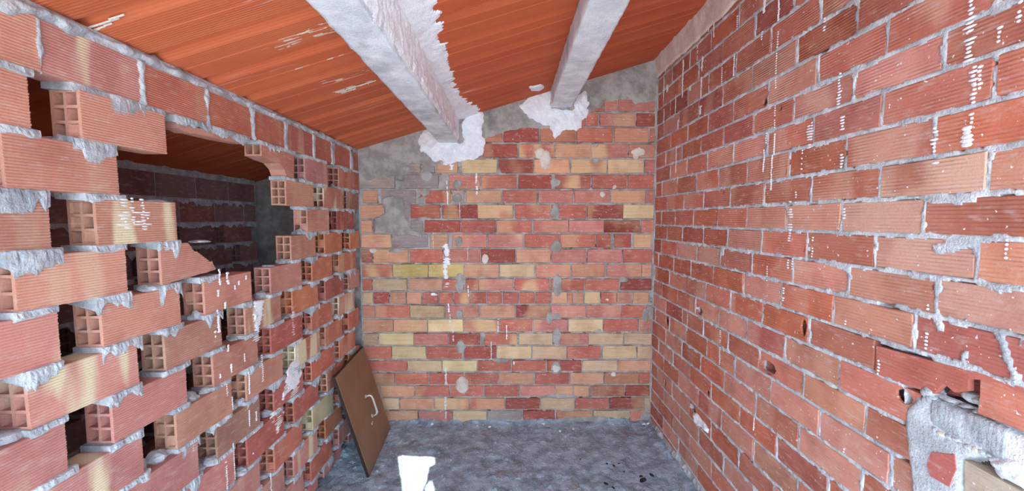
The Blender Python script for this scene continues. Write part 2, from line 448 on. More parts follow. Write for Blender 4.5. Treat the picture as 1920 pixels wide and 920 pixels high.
# ------------------------------------------------------------------ back wall
bj = [184, 210, 238, 267.7, 297, 326, 355, 382, 411, 437, 465.5, 493.6, 520.7, 545.8, 570.7, 596.8, 622.9, 647.3, 674, 697, 721, 744.5, 768.5, 794]
bz = [back((957, y))[1] for y in bj]
back_rows = [
 '1085 1130 R,1133 1157 P,1159 1228 P',
 '1040 1070 R,1072 1098 R,1100 1121 R,1125 1192 P,1194 1228 D',
 '880 942 D,944 1010 D,1013 1079 R,1082 1149 R,1152 1216 R,1219 1228 R',
 '836 901 R,904 970 D,973 1039 R+,1041 1108 O,1110 1177 P+,1179 1228 P',
 '730 753 G,755 788 G,793 815 G,818 858 O,865 932 Y,935 1000 D,1002 1068 O,1071 1138 O+,1140 1207 Y,1209 1228 P',
 '672 740 G,757 822 G,842 900 P,903 968 R,972 1034 D,1041 1107 R+,1110 1175 R,1177 1226 R',
 '680 708 O,715 780 G,788 845 R,848 870 G,874 939 O,942 1007 R,1010 1075 P,1077 1143 P,1145 1209 O,1211 1227 P',
 '664 720 P,722 768 G,770 825 D,829 895 D,896 962 R+,966 1032 R,1034 1100 R+,1102 1168 D,1169 1226 Y',
 '676 697 O,700 767 G,770 793 G,796 862 D,863 929 R,931 997 R,1000 1066 P,1067 1132 P,1133 1200 X,1202 1226 P',
 '668 733 O,735 802 G,807 840 O,848 912 P,915 981 P+,984 1048 R,1050 1116 R,1118 1145 D,1152 1183 D,1188 1221 O',
 '667 698 D,700 765 O,769 830 R+,832 900 P+,902 966 D,968 1032 O,1034 1099 P,1101 1166 P,1168 1223 R',
 '672 735 R+,737 802 K,804 869 K,871 935 O,937 1002 Y,1005 1070 P,1072 1134 R,1138 1203 P,1204 1221 O',
 '665 697 R,699 763 T,766 829 O,831 870 R,873 897 R,898 962 P,965 1030 R+,1033 1050 R,1052 1096 R,1097 1161 R+,1164 1222 D',
 '672 699 T,700 730 D,732 761 O,763 790 O,792 821 R,823 850 R,852 880 R+,882 911 R,913 941 R,943 972 R,974 1002 R,1004 1033 R,1035 1063 O,1065 1072 R,1074 1094 P,1096 1125 Y,1127 1155 R,1157 1185 P,1187 1216 O',
 '676 703 P,705 768 R,769 833 T,835 899 P,901 966 O,968 1032 D,1034 1098 P,1100 1164 P,1165 1209 R,1212 1222 G',
 '676 737 O,738 801 O,803 868 Y,869 936 O+,938 998 R,1000 1064 P,1066 1130 Y,1132 1195 R,1197 1222 P',
 '682 709 T,711 775 Y,776 840 P,842 900 D,908 970 R+,973 1036 T,1038 1103 P,1104 1168 T,1170 1222 T',
 '680 734 R,735 798 Y,800 866 R+,870 930 D,932 996 Y,998 1062 T,1064 1126 R,1130 1193 T,1195 1222 T',
 '690 763 R,764 828 Y,830 894 Y,896 958 R,960 1023 R,1026 1090 D,1092 1157 T,1159 1220 O',
 '690 739 D,741 803 R,805 869 R+,871 934 R,936 1000 O,1003 1067 R,1069 1131 O,1133 1197 D,1198 1218 R',
 '690 712 P,714 777 O,779 842 R,844 907 R,909 973 R,976 1040 P,1042 1074 O,1076 1104 O,1107 1171 D,1173 1218 D',
 '690 748 T,750 814 O,816 880 R+,882 946 R,948 1012 D,1014 1077 T,1079 1141 R,1143 1206 D,1208 1220 G',
 '690 783 P,785 848 P,850 912 T,915 978 G,981 1040 D,1043 1110 D,1113 1180 T,1182 1220 P']
rb = random.Random(11)
rects_back = []; back_list = []
for r, row in enumerate(back_rows):
    z1, z0 = bz[r] - 0.0065, bz[r + 1] + 0.0065
    for item in row.split(','):
        a, b, c = item.split()
        # rows rise a little to the right of the view
        x0, x1 = back_x(float(a), (z0 + z1) / 2), back_x(float(b), (z0 + z1) / 2)
        x0 = max(x0, XL + 0.002); x1 = min(x1, XR - 0.002)
        rects_back.append((x0, x1, z0, z1)); back_list.append((x0, x1, z0, z1, c))
grey_top = [back(p) for p in [(660, 280), (672, 276), (800, 236), (905, 204), (1040, 163), (1095, 146), (1236, 100), (1236, 187), (1212, 193), (1190, 196), (1178, 180), (1166, 176), (1155, 188), (1135, 190), (1128, 205), (1090, 210), (1050, 236), (1010, 241), (985, 238), (960, 244), (938, 250), (905, 262), (860, 300), (800, 312), (786, 306), (760, 312), (740, 328), (700, 334), (660, 345)]]
def pk(px, py, rx, ry): c = back((px, py)); return ell(c[0], c[1], rx * YB / F, ry * YB / F)
smears_back = [(grey_top, 0.005, 0.012, 14),
 ([back(p) for p in [(716, 370), (735, 363), (754, 372), (760, 400), (768, 428), (795, 438), (790, 446), (750, 441), (702, 436), (702, 408), (722, 400)]], 0.008, 0.012, 16)]
for px, py, rx, ry in [(1042, 342, 10, 9), (1042, 396, 8, 16), (1043, 462, 10, 12), (862, 524, 8, 12), (862, 536, 9, 16), (862, 588, 8, 8), (864, 650, 9, 12), (1045, 535, 10, 22), (1044, 592, 8, 9), (1044, 630, 9, 18), (1043, 690, 10, 14), (858, 345, 10, 8), (857, 372, 9, 10), (860, 452, 8, 10), (741, 318, 30, 10), (800, 330, 12, 10), (1116, 272, 7, 5), (1118, 300, 7, 6), (935, 320, 5, 5), (795, 360, 12, 8), (790, 378, 10, 10), (795, 410, 14, 4), (1170, 525, 9, 4), (1120, 620, 7, 4), (1030, 595, 8, 12), (905, 630, 6, 10), (940, 675, 16, 5), (1210, 590, 7, 14), (1212, 780, 12, 10), (745, 470, 18, 4), (1050, 742, 34, 5), (1100, 786, 60, 8), (980, 790, 60, 6), (800, 792, 60, 5)]:
    smears_back.append((pk(px, py, rx, ry), 0.004, 0.006, 30))
wall_back = mortar_wall('wall_back', fr_back, XL - 0.01, XR + 0.01, -0.02, CAM_Z + 1.08, rects_back, MAT_MORTAR_BACK, 0.005, 0.004, -0.003, 0.005, 0.30, smears_back, 40, top=lambda a: CAM_Z + 0.464 + SLOPE * (a - XL) + 0.03, bodybox=(XF - 0.3, XR + 0.3, YB + 0.03, YB + 0.25, -0.3, CAM_Z + 0.9), flip=True)
tag(wall_back, 'far end wall of red and yellow bricks with grey cement under the sloping ceiling', 'wall', kind='structure')
for x0, x1, z0, z1, c in back_list:
    al = 0.9 if '+' in c else rb.choice([0.0, 0.2, 0.35, 0.5])
    rgb = BK[c[0]]
    o = link('brick', face_brick(x1 - x0, z1 - z0, 0.06, rb), MAT_BACK, wall_back, ((x0 + x1) / 2, YB + 0.03 - rb.uniform(-0.0015, 0.0025), (z0 + z1) / 2), 0, shade(rgb, al, 0.06, rb))
    o.rotation_euler = (0, rb.gauss(0, 0.006), rb.gauss(0, 0.004))
# plaster spots left on the bricks
for i, (px, py, rx, ry, th) in enumerate([(1022, 300, 11, 18, .010), (1012, 288, 8, 10, .006), (1197, 285, 14, 9, .004), (1192, 292, 6, 8, .003), (910, 485, 7, 9, .008), (700, 469, 7, 4, .008), (866, 722, 13, 17, .014), (1130, 365, 6, 6, .003), (1152, 350, 5, 4, .003), (1043, 690, 9, 10, .006), (1150, 702, 6, 4, .003), (1137, 561, 4, 2, .003)]):
    splat('plaster_spot', fr_back, [pk(px, py, rx, ry)], MAT_CREAM, wall_back, th, 0.004, 0.007, (30, 30), 0.7, 0.012, 60 + i, flip=True)

# ------------------------------------------------------------------ right wall
rj = [1.10, 1.013, 0.918, 0.822, 0.722, 0.622, 0.523, 0.425, 0.335, 0.240, 0.144, 0.052, -0.041, -0.134, -0.226, -0.321, -0.414, -0.509, -0.600, -0.697, -0.794, -0.886, -0.985, -1.084, -1.18, -1.275, -1.37, -1.46]
rz_ = [CAM_Z + q for q in rj]
anchors = {4: [1490], 3: [1538.6], 2: [1490], 5: [1446, 1538.6], 6: [1411, 1494, 1608], 7: [1441, 1533, 1664], 8: [1488, 1601, 1769], 9: [1438, 1526, 1655, 1865], 10: [1402, 1480, 1587.5, 1751], 11: [1319, 1369, 1521, 1650, 1854], 12: [1240, 1266, 1300, 1346, 1401, 1475, 1578, 1732], 13: [1428.5, 1513, 1640.5, 1831], 14: [1410, 1487, 1591.6, 1756.5], 15: [1465, 1564, 1714], 16: [1430, 1517, 1639], 17: [1471, 1575], 18: [1424.5, 1507, 1624], 19: [1445, 1537], 20: [1417.7, 1498, 1614.7], 21: [1456, 1552], 22: [1413, 1495], 23: [1450], 24: [1413, 1495], 25: [1450], 26: [1410], 1: [1538], 0: [1490]}
# anchors above are keyed one row late; shift so that row r lies between rz_[r] and rz_[r+1]
row_anchor = {r: anchors.get(r + 1, anchors[0]) for r in range(len(rz_) - 1)}
rr = random.Random(23)
PITCH_R = 0.2335
rects_right = []; right_list = []
special = {}
for r in range(len(rz_) - 1):
    ys = sorted(right_y(p, (rz_[r] + rz_[r + 1]) / 2) for p in row_anchor[r])
    full = [ys[0]]
    for a, b in zip(ys, ys[1:]):
        n = max(1, round((b - a) / PITCH_R))
        for q in range(1, n + 1): full.append(a + (b - a) * q / n)
    while full[-1] < YB + 0.02: full.append(full[-1] + PITCH_R * rr.uniform(0.94, 1.05))
    while full[0] > 0.30: full.insert(0, full[0] - PITCH_R)
    z1, z0 = rz_[r] - 0.0052, rz_[r + 1] + 0.0052
    for a, b in zip(full, full[1:]):
        y0, y1 = a + 0.0038, min(b - 0.0038, YB - 0.004)
        if y1 - y0 < 0.02: continue
        zm = (z0 + z1) / 2 - CAM_Z
        if y1 < 0.955 and -0.71 < zm < -0.40: continue           # the knocked-out place near the camera
        if 0.70 < (y0 + y1) / 2 < 0.95 and -0.42 < zm < -0.32: continue
        rects_right.append((y0, y1, z0, z1)); right_list.append((r, y0, y1, z0, z1))
rects_right += [(0.5, 0.952, CAM_Z - 0.71, CAM_Z - 0.405), (0.5, 1.060, CAM_Z - 0.414, CAM_Z - 0.326)]
def rt(*pts): return [right(p) for p in pts]
patch = rt((1752, 735), (1735, 725), (1722, 745), (1702, 762), (1698, 800), (1705, 850), (1712, 905), (1722, 960), (1812, 1010), (1812, 930), (1806, 885), (1815, 862), (1850, 850), (1860, 838), (1800, 812), (1760, 795), (1750, 770))
smears_right = [(patch, 0.004, 0.006, 14)]
for pts in [[(1752, 597), (1768, 600), (1770, 622), (1758, 622)], [(1860, 618), (1885, 625), (1905, 680), (1912, 720), (1898, 720), (1880, 665)], [(1905, 630), (1925, 636), (1915, 665), (1905, 650)], [(1740, 366), (1850, 360), (1830, 380), (1760, 388), (1735, 380)], [(1745, 455), (1830, 445), (1835, 458), (1790, 478), (1755, 475)], [(1820, 525), (1925, 538), (1925, 555), (1870, 552), (1835, 540)], [(1800, 660), (1820, 655), (1815, 672), (1800, 674)], [(1360, 462), (1352, 460), (1350, 478), (1356, 480)], [(1550, 490), (1600, 500), (1590, 510), (1560, 500)]]:
    smears_right.append((rt(*pts), 0.0016, 0.006, 34))
wall_right = mortar_wall('wall_right', fr_right, 0.3, YB + 0.01, -0.02, CAM_Z + 1.14, rects_right, MAT_MORTAR_PALE, 0.005, 0.0065, 0.000, 0.006, 0.17, smears_right, 70, top=lambda a: CAM_Z + 0.97 + 0 * a, bodybox=(XR + 0.055, XR + 0.3, YN, YB + 0.3, -0.3, CAM_Z + 1.3), flip=False)
tag(wall_right, 'right hand wall of red ribbed bricks with pale mortar and white paint drips', 'wall', kind='structure')
hole_at = {}; nholes = []
for px, py, rx, ry in [(1437, 190, .012, .014), (1464, 203, .007, .009), (1311, 584, .028, .020), (1251, 597, .022, .026), (1349, 473, .008, .020), (1514, 612, .012, .026), (1440, 692, .030, .022), (1330, 738, .016, .012), (1299, 762, .030, .026), (1247, 728, .012, .026), (1696, 743, .016, .014), (1287, 409, .006, .006), (1356, 361, .008, .005), (1478, 320, .005, .010), (1512, 466, .005, .012), (1757, 539, .004, .006)]:
    hole_at[right((px, py))] = (rx * 1.35, ry * 1.3)
for r, y0, y1, z0, z1 in right_list:
    L, Hh = y1 - y0, z1 - z0; yc, zc = (y0 + y1) / 2, (z0 + z1) / 2
    u = rr.random(); zrel = zc - CAM_Z
    rgb = (204, 116, 90) if u < 0.5 else ((202, 106, 74) if u < 0.70 else ((212, 138, 116) if u < 0.92 else (190, 98, 82)))
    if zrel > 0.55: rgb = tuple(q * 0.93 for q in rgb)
    al = rr.choice([0, 0.1, 0.25, 0.4, 0.5])
    def near(px, py):
        a, b = right((px, py)); return y0 - .005 < a < y1 + .005 and z0 - .006 < b < z1 + .006
    for q in [(1655, 415), (1850, 560), (1740, 480)]:
        if near(*q): rgb, al = (216, 158, 136), 0.35
    if near(1790, 320): rgb, al = (198, 128, 98), 0.9
    if near(1600, 560) or near(1540, 690) or near(1540, 760): rgb, al = (206, 136, 108), 0.3
    if near(1870, 490): rgb = (214, 140, 110)
    if near(1560, 205): rgb, al = (186, 112, 96), 0.0
    mesh_ = None
    for (hy, hz), (rx, ry) in hole_at.items():
        if y0 - .006 < hy < y1 + .006 and z0 - .007 < hz < z1 + .007:
            lx, lz = -(hy - yc), hz - zc
            nholes.append((hy, hz)); lx = max(-L / 2 + rx, min(L / 2 - rx, lx)); lz = max(-Hh / 2 + ry, min(Hh / 2 - ry, lz))
            P = [(max(-L / 2 + .002, min(L / 2 - .002, lx + rx * rr.uniform(.75, 1.15) * math.cos(t))), max(-Hh / 2 + .002, min(Hh / 2 - .002, lz + ry * rr.uniform(.75, 1.15) * math.sin(t)))) for t in [2 * math.pi * q / 10 + .2 for q in range(10)]]
            mesh_ = holed_brick(L, Hh, 0.06, P, 0.058); break
    if mesh_ is None: mesh_ = face_brick(L, Hh, 0.06, rr)
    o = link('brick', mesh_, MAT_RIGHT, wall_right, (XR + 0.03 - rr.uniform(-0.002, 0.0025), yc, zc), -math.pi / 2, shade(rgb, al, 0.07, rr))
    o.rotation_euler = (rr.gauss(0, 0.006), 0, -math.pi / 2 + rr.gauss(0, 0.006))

# the knocked-out place low on the right wall
def prism(poly, y0, y1):
    n = len(poly); v = [(x, y0, z) for x, z in poly] + [(x, y1, z) for x, z in poly]
    f = [list(range(n)), list(range(2 * n - 1, n - 1, -1))] + [[i, n + i, n + (i + 1) % n, (i + 1) % n] for i in range(n)]
    return v, f
def right_prism(name, pts, depth, proud, rgb, mat=MAT_RIGHT, al=0.0):
    P = rt(*pts); cy = sum(p[0] for p in P) / len(P); cz = sum(p[1] for p in P) / len(P)
    loc = [(-(p[0] - cy), p[1] - cz) for p in P]
    area = sum(loc[i][0] * loc[(i + 1) % len(loc)][1] - loc[(i + 1) % len(loc)][0] * loc[i][1] for i in range(len(loc)))
    if area < 0: loc = loc[::-1]
    v, f = prism(loc, -proud, depth)
    return link(name, mesh(name, v, f), mat, wall_right, (XR, cy, cz), -math.pi / 2, shade(rgb, al, 0.03, rr))
right_prism('broken_brick', [(1644, 648), (1730, 672), (1830, 697), (1925, 728), (1925, 742), (1880, 720), (1845, 712), (1816, 710), (1816, 732), (1790, 735), (1770, 718), (1752, 738), (1700, 722), (1642, 700)], 0.012, 0.001, (196, 100, 82))
right_prism('broken_brick', [(1752, 738), (1770, 718), (1816, 710), (1925, 742), (1925, 790), (1870, 765), (1800, 748)], 0.05, -0.028, (170, 84, 68))
right_prism('brick', [(1752, 847), (1795, 852), (1798, 880), (1785, 912), (1750, 892), (1744, 870)], 0.05, 0.0075, (186, 92, 80))
right_prism('brick', [(1812, 862), (1925, 925), (1925, 1010), (1812, 940)], 0.05, 0.004, (206, 188, 158))
def wall_lump(px, py, rx, ry, rz, seed, mat=MAT_MORTAR_PALE, name='mortar_lump', inset=0.004):
    p = on_x(px, py, XR)
    return link(name, lump_mesh(name, rx, ry, rz, seed, 14, 9, False, 0.4, True), mat, wall_right, (XR + inset, p[1], p[2]))
def rough_block(name, y0, y1, z0, z1, depth, proud, seed, mat):
    """a bar of hardened cement bedded in the broken place; uneven front and top"""
    n = 60; ys = np.linspace(y0, y1, n)
    fr = proud + 0.006 * (fbm(ys * 22, ys * 0, seed, 4) - .5); tp = z1 + 0.012 * (fbm(ys * 18, ys * 0 + 4, seed, 4) - .5); bt = z0 + 0.014 * (fbm(ys * 30, ys * 0 + 8, seed, 4) - .5)
    rows = []
    for y, a, t, b in zip(ys, fr, tp, bt):
        j = lambda: 0.003 * (rl.random() - .5)
        rows.append([(XR + depth, y, b), (XR - a * .4, y, b + j()), (XR - a + j() * .4, y, b + (t - b) * .3), (XR - a + j() * .4, y, b + (t - b) * .7), (XR - a * .95, y, t - .003), (XR + .004, y, t + j()), (XR + .025, y, t + .004 + j() * 1.5), (XR + depth, y, t + .008 + j() * 2)])
    m = len(rows[0]); v = [q for r_ in rows for q in r_]
    f = [[i * m + k2, i * m + (k2 + 1) % m, (i + 1) * m + (k2 + 1) % m, (i + 1) * m + k2][::-1] for i in range(n - 1) for k2 in range(m)]
    f += [list(range(m)), [(n - 1) * m + k2 for k2 in range(m)][::-1]]
    return link(name, mesh(name, v, f, True), mat, wall_right)
rl = random.Random(5)
zt_b = right((1800, 765))[1]; zb_b = right((1800, 826))[1]
rough_block('cement_bar', right_y(1890, zt_b), right_y(1752, zt_b), zb_b, zt_b, 0.056, 0.006, 301, MAT_MORTAR)
rough_block('plaster_bar', 0.66, right_y(1880, zt_b), zb_b - 0.006, zt_b - 0.004, 0.056, 0.002, 305, MAT_PLASTER)
for i in range(10):
    px = 1758 + i * 12; wall_lump(px, 806 + (px - 1758) * 0.50 + rl.uniform(-2, 3), 0.012, rl.uniform(.010, .016), rl.uniform(.006, .011), 310 + i, rl.choice([MAT_CREAM, MAT_MORTAR_PALE, MAT_RUBBLE]))
for i in range(7):
    px = 1806 + i * 17; wall_lump(px, 744 + (px - 1806) * 0.40 + rl.uniform(-2, 2), 0.022, rl.uniform(.016, .026), rl.uniform(.009, .014), 340 + i, MAT_MORTAR, inset=0.03)
for i, (px, py) in enumerate([(1738, 735), (1745, 748), (1726, 756)]):
    wall_lump(px, py, 0.010, 0.016, 0.014, 360 + i, MAT_MORTAR)
splat('plaster_patch', fr_right, [rt((1848, 845), (1900, 862), (1930, 880), (1930, 920), (1880, 895), (1850, 868))], MAT_PLASTER, wall_right, 0.010, 0.004, 0.008, (25, 25), 0.8, 0.012, 88)

# plastered ledge where the roof meets the right wall
yy = np.linspace(0.2, YB + 0.02, 160); m_ = 14
A, T = np.meshgrid(yy, np.linspace(0, 1, m_), indexing='ij')
ragged = 0.030 * (fbm(A * 14, 0 * A, 91, 4) - 0.5) * 2
zt = CAM_Z + 0.464 + SLOPE * (0.945 - XL) + 0.03
zb = CAM_Z + 0.925 + 0.05 * (YB - A) / 0.85 * 0.0 + ragged * 0.6
Xs = (0.945 + 0.0 * A) * (1 - T) + (XR - 0.006) * T - 0.006 * (fbm(A * 20, T * 6, 92, 3) - 0.5)
Zs = zt * (1 - T) + zb * T
Xs[:, -1] = XR + 0.02; Zs[:, -1] = Zs[:, -2] + 0.004
V = np.stack([Xs, A, Zs], -1).reshape(-1, 3)
ledge = link('plaster_ledge', quads_mesh('plaster_ledge', V, grid_quads(len(yy), m_)), MAT_CREAM, wall_right)

# skirt of mortar at the foot of the right wall
splat('mortar_foot', fr_right, [[(0.5, 0.0), (2.7, 0.0), (2.7, 0.03), (2.2, 0.05), (1.6, 0.075), (1.0, 0.08), (0.5, 0.06)]], MAT_MORTAR, wall_right, 0.016, 0.006, 0.014, (16, 22), 0.8, 0.02, 93)
# crumbs of white mortar fallen out of a broken joint
splat('mortar_spill', fr_right, [rt((1300, 772), (1312, 778), (1330, 805), (1328, 812), (1308, 795))], MAT_PLASTER, wall_right, 0.012, 0.004, 0.006, (40, 40), 0.9, 0.008, 95)

# ------------------------------------------------------------------ paint drips: rows of small blobs caught on the brick ribs
def drips(name, frame, items, parent, period, seed, flip=False):
    rd = random.Random(seed); AA = []; V = []; Q = []
    for s, z0, z1, w, solid in items:
        z = z1; ph = rd.random() * 6
        while z > z0:
            wob = 0.35 * w * (float(vnoise(z * 60, ph, 2)) - 0.5)
            ww = w * rd.uniform(0.45, 1.15); hh = period * (0.62 if solid else 0.36)
            if rd.random() < (0.98 if solid else 0.86):
                b = len(V); n = 8
                a_ = np.array([s + wob + ww / 2 * math.cos(2 * math.pi * q / n) * rd.uniform(.8, 1.1) for q in range(n)] + [s + wob])
                b_ = np.array([z + hh * math.sin(2 * math.pi * q / n) for q in range(n)] + [z])
                h_ = np.array([0.0022] * n + [0.0060])
                V += list(frame(a_, b_, h_))
                for q in range(n): Q.append([b + q, b + (q + 1) % n, b + n][::-1 if flip else 1])
            z -= period
    return tag(link(name, mesh(name, V, Q, True), MAT_PAINT, parent), kind='stuff')
def right_drip(x, y0, y1, w, solid=0):
    a, z1 = right((x, y0)); _, z0 = right((x, y1)); return (a, z0, z1, w * a / F * 1.35, solid)
RD = [(1823, -6, 26, 9, 0), (1823, 26, 114, 17, 0), (1828, 126, 165, 12, 0), (1840, 125, 165, 8, 0), (1828, 160, 195, 10, 0), (1823, 214, 234, 9, 0), (1817, 240, 275, 17, 1), (1876, 52, 82, 8, 0), (1916, -5, 40, 9, 0), (1755, 240, 284, 11, 0), (1757, 298, 312, 14, 0), (1577, 138, 200, 10, 0), (1582, 208, 243, 11, 0), (1519, 236, 280, 10, 0), (1524, 230, 262, 6, 0), (1506, 282, 320, 4, 0), (1580, 290, 316, 8, 0), (1462, -5, 40, 6, 1), (1435, -5, 24, 7, 1), (1547, 35, 57, 6, 0), (1430, 60, 78, 5, 0), (1460, 60, 88, 4, 0), (1458, 100, 137, 4, 0), (1456, 146, 166, 4, 0), (1455, 198, 240, 3.5, 0), (1454, 252, 290, 4, 1), (1449, 292, 358, 4, 1), (1434, 282, 322, 4, 1), (1438, 250, 275, 5, 0), (1484, 378, 432, 13, 0), (1482, 432, 452, 6, 0), (1494, 360, 380, 4, 0), (1584, 386, 414, 7, 0), (1526, 440, 482, 4, 0), (1440, 500, 530, 3, 0), (1470, 540, 564, 6, 0), (1479, 483, 506, 5, 0), (1487, 485, 505, 4, 0), (1739, 625, 655, 7, 0), (1742, 572, 584, 6, 0), (1649, 676, 702, 5, 0), (1587, 596, 612, 4, 0), (1352, 620, 686, 5, 0), (1415, 785, 808, 3, 1), (1290, 590, 620, 2, 0), (1891, 450, 488, 5, 0), (1907, 690, 720, 3, 0), (1246, 145, 182, 4, 1), (1252, 160, 172, 8, 1), (1282, 113, 182, 6, 1), (1309, 86, 122, 5, 0), (1318, 108, 132, 7, 1), (1316, 146, 182, 4, 1), (1314, 200, 214, 8, 1), (1295, 162, 170, 7, 1), (1269, 275, 325, 3, 1), (1268, 178, 214, 2.5, 1), (1246, 205, 230, 2, 1), (1272, 226, 242, 4, 1), (1378, 98, 140, 4, 1), (1228, 330, 345, 3, 1), (1584, 836, 848, 4, 0), (1520, 700, 690, 3, 0), (1331, 20, 60, 4, 0), (1355, 120, 160, 3, 0), (1340, 40, 70, 4, 1), (1384, 30, 55, 4, 0)]
drips('paint_drips', fr_right, [right_drip(*q) for q in RD], wall_right, 0.0088, 3)
def back_drip(x, y0, y1, w, solid=0):
    a, z1 = back((x, y0)); _, z0 = back((x, y1)); return (a, z0, z1, w * YB / F, solid)
BD = [(837, 458, 496, 15, 1), (836, 496, 522, 10, 1), (838, 528, 538, 8, 0), (893, 326, 345, 4, 1), (894, 350, 366, 5, 1), (838, 340, 362, 3, 1), (839, 362, 382, 2, 1), (862, 380, 410, 1.5, 1), (812, 436, 466, 2, 0), (840, 362, 384, 2, 1), (841, 570, 585, 4, 1), (844, 585, 612, 4, 0), (850, 618, 640, 4, 0), (934, 598, 622, 4, 0), (950, 610, 636, 3, 1), (878, 536, 556, 3, 1), (836, 690, 722, 6, 0), (835, 745, 768, 5, 0), (836, 772, 785, 4, 0), (921, 640, 672, 3, 0), (964, 678, 684, 4, 1), (846, 310, 318, 10, 1), (877, 466, 492, 2, 0), (812, 550, 554, 16, 1)]
drips('paint_drips', fr_back, [back_drip(*q) for q in BD], wall_back, 0.0085, 4, flip=True)

# ------------------------------------------------------------------ the lattice wall on the left
ROWP = 0.128
def row_top(r): return CAM_Z + 0.433 - ROWP * r
BH, BT, BL = 0.115, 0.07, 0.236
def lattice_brick(poly, T=BT, holes=(3,), depth=0.06, rnd=random, ribs=True, jit=0.0009, fill=0.0):
    """hollow brick: polygon in (x, z) seen from the front, extruded T deep; its near (-x) end carries a grid of square cells"""
    xmin = min(p[0] for p in poly)
    n = len(poly); v = []; f = []
    yf, yb = -T / 2, T / 2
    for x, z in poly: v.append((x, yf, z))
    for x, z in poly: v.append((x, yb, z))
    f.append(list(range(n))); f.append(list(range(2 * n - 1, n - 1, -1)))
    for i in range(n):
        j = (i + 1) % n
        a, b = poly[i], poly[j]
        if abs(a[0] - xmin) < 1e-6 and abs(b[0] - xmin) < 1e-6 and abs(a[1] - b[1]) > 0.02:
            zlo, zhi = min(a[1], b[1]), max(a[1], b[1]); rows = max(1, int(round((zhi - zlo) / 0.038)))
            wl = 0.0072
            def cuts(lo, hi, k):
                c = [lo]; w = (hi - lo - wl * (k + 1)) / k
                for q in range(k): c += [lo + wl * (q + 1) + w * q, lo + wl * (q + 1) + w * (q + 1)]
                return c + [hi]
            ycs = cuts(yf, yb, 2); zcs = cuts(zlo, zhi, rows)
            for q in range(len(ycs) - 1):
                for s in range(len(zcs) - 1):
                    y0, y1, z0, z1 = ycs[q], ycs[q + 1], zcs[s], zcs[s + 1]
                    b0 = len(v)
                    v += [(xmin, y0, z0), (xmin, y1, z0), (xmin, y1, z1), (xmin, y0, z1)]
                    if q % 2 == 1 and s % 2 == 1:
                        d = depth * rnd.uniform(0.5, 1.3) if rnd.random() > fill else 0.006
                        for k2 in range(4): v[b0 + k2] = (v[b0 + k2][0], v[b0 + k2][1] + rnd.uniform(-.0012, .0012), v[b0 + k2][2] + rnd.uniform(-.0012, .0012))
                        v += [(xmin + d, y0 + .0015, z0 + .0015), (xmin + d, y1 - .0015, z0 + .0015), (xmin + d, y1 - .0015, z1 - .0015), (xmin + d, y0 + .0015, z1 - .0015)]
                        for k2 in range(4): f.append([b0 + k2, b0 + 4 + k2, b0 + 4 + (k2 + 1) % 4, b0 + (k2 + 1) % 4])
                        f.append([b0 + 7, b0 + 6, b0 + 5, b0 + 4])
                    else: f.append([b0 + 3, b0 + 2, b0 + 1, b0])
        else:
            f.append([i, n + i, n + j, j])
    if ribs:
        nr = 18; zmin = min(p[1] for p in poly); zmax = max(p[1] for p in poly)
        pz = BH / nr; k0 = -nr
        z = -BH / 2 + pz * 0.5
        while z < BH / 2:
            if zmin + .002 < z < zmax - .002:
                xs = []
                for i in range(n):
                    a, b = poly[i], poly[(i + 1) % n]
                    if (a[1] > z) != (b[1] > z): xs.append(a[0] + (b[0] - a[0]) * (z - a[1]) / (b[1] - a[1]))
                xs.sort()
                for q in range(0, len(xs) - 1, 2):
                    x0, x1 = xs[q], xs[q + 1]
                    if x1 - x0 < 0.012: continue
                    hw, am = pz * 0.34, 0.0013
                    b0 = len(v)
                    for xx in (x0, x1):
                        e = rnd.uniform(-.0008, .0012)
                        v += [(xx + e, yf, z - hw), (xx + e, yf - am, z - hw * .45), (xx + e, yf - am, z + hw * .45), (xx + e, yf, z + hw)]
                    for k2 in range(3): f.append([b0 + k2, b0 + 4 + k2, b0 + 5 + k2, b0 + 1 + k2])
                    f.append([b0 + 3, b0 + 2, b0 + 1, b0]); f.append([b0 + 4, b0 + 5, b0 + 6, b0 + 7])
            z += pz
    return mesh('hollow_brick', v, f)

# solid stretch of the wall beside and behind the viewer
v = []; f = []; box(v, f, XL - BT, XL, YN, 0.42, 0.0, ceil_z(XL - BT) - 0.002)
wall_left = tag(link('wall_left', mesh('wall_left', v, f), MAT_MORTAR), 'left hand lattice wall of hollow clay bricks with gaps and a broken opening', 'wall', kind='structure')
lattice = {
 0: '75 263 Pc,270 387 R,391 472 R,476 534 R,538 586 D,590 621 R,626 656 R,660 672 R',
 1: '-60 55 S,147 310 S,572 613 P,636 661 R,662 673 D',
 2: '8 219 S,538 588 S,607 643 Sc,651 673 B',
 3: '-110 95 S,180 328 Sc,576 615.5 S,634 664 D',
 4: '32 235 S,546 592 S,609 641 O,656 673 O',
 5: '-80 112 Pc,191 338 S,385 472 S,509 564 S,585 622 O,637 666 O',
 6: '58 258 Pc,311 416 S,460 529 Sc,551 597 O,611 643.5 D,655 673 P',
 7: '-60 125 P,212 350 P,400 484 S,509 565 D,586 623.5 R,636 664 Cc',
 8: '82 268 Pc,333 432 S,464 530 S,553 598 Rc,611 643 R,655 673 R',
 9: '239 370 P,406 486 B,515 569 D,585 626 R,636 665 R',
 10: '338 438 P,463 531 D,551 598 R,613 643 R,654 673 O',
 11: '409 489 P,513 566 R,586 624 Y,636 665 R',
 12: '468 531 P,552 597 Pc,611 642 O,655 673 P',
 13: '530 570 P,584 622.5 R,635 664 P',
 14: '465 530 P,553 597 P,609 641 P,655 673 P'}
rk = random.Random(31)
brick_rows = {}
protos = {}
rect = lambda L, h=BH: [(-L / 2, -h / 2), (L / 2, -h / 2), (L / 2, h / 2), (-L / 2, h / 2)]
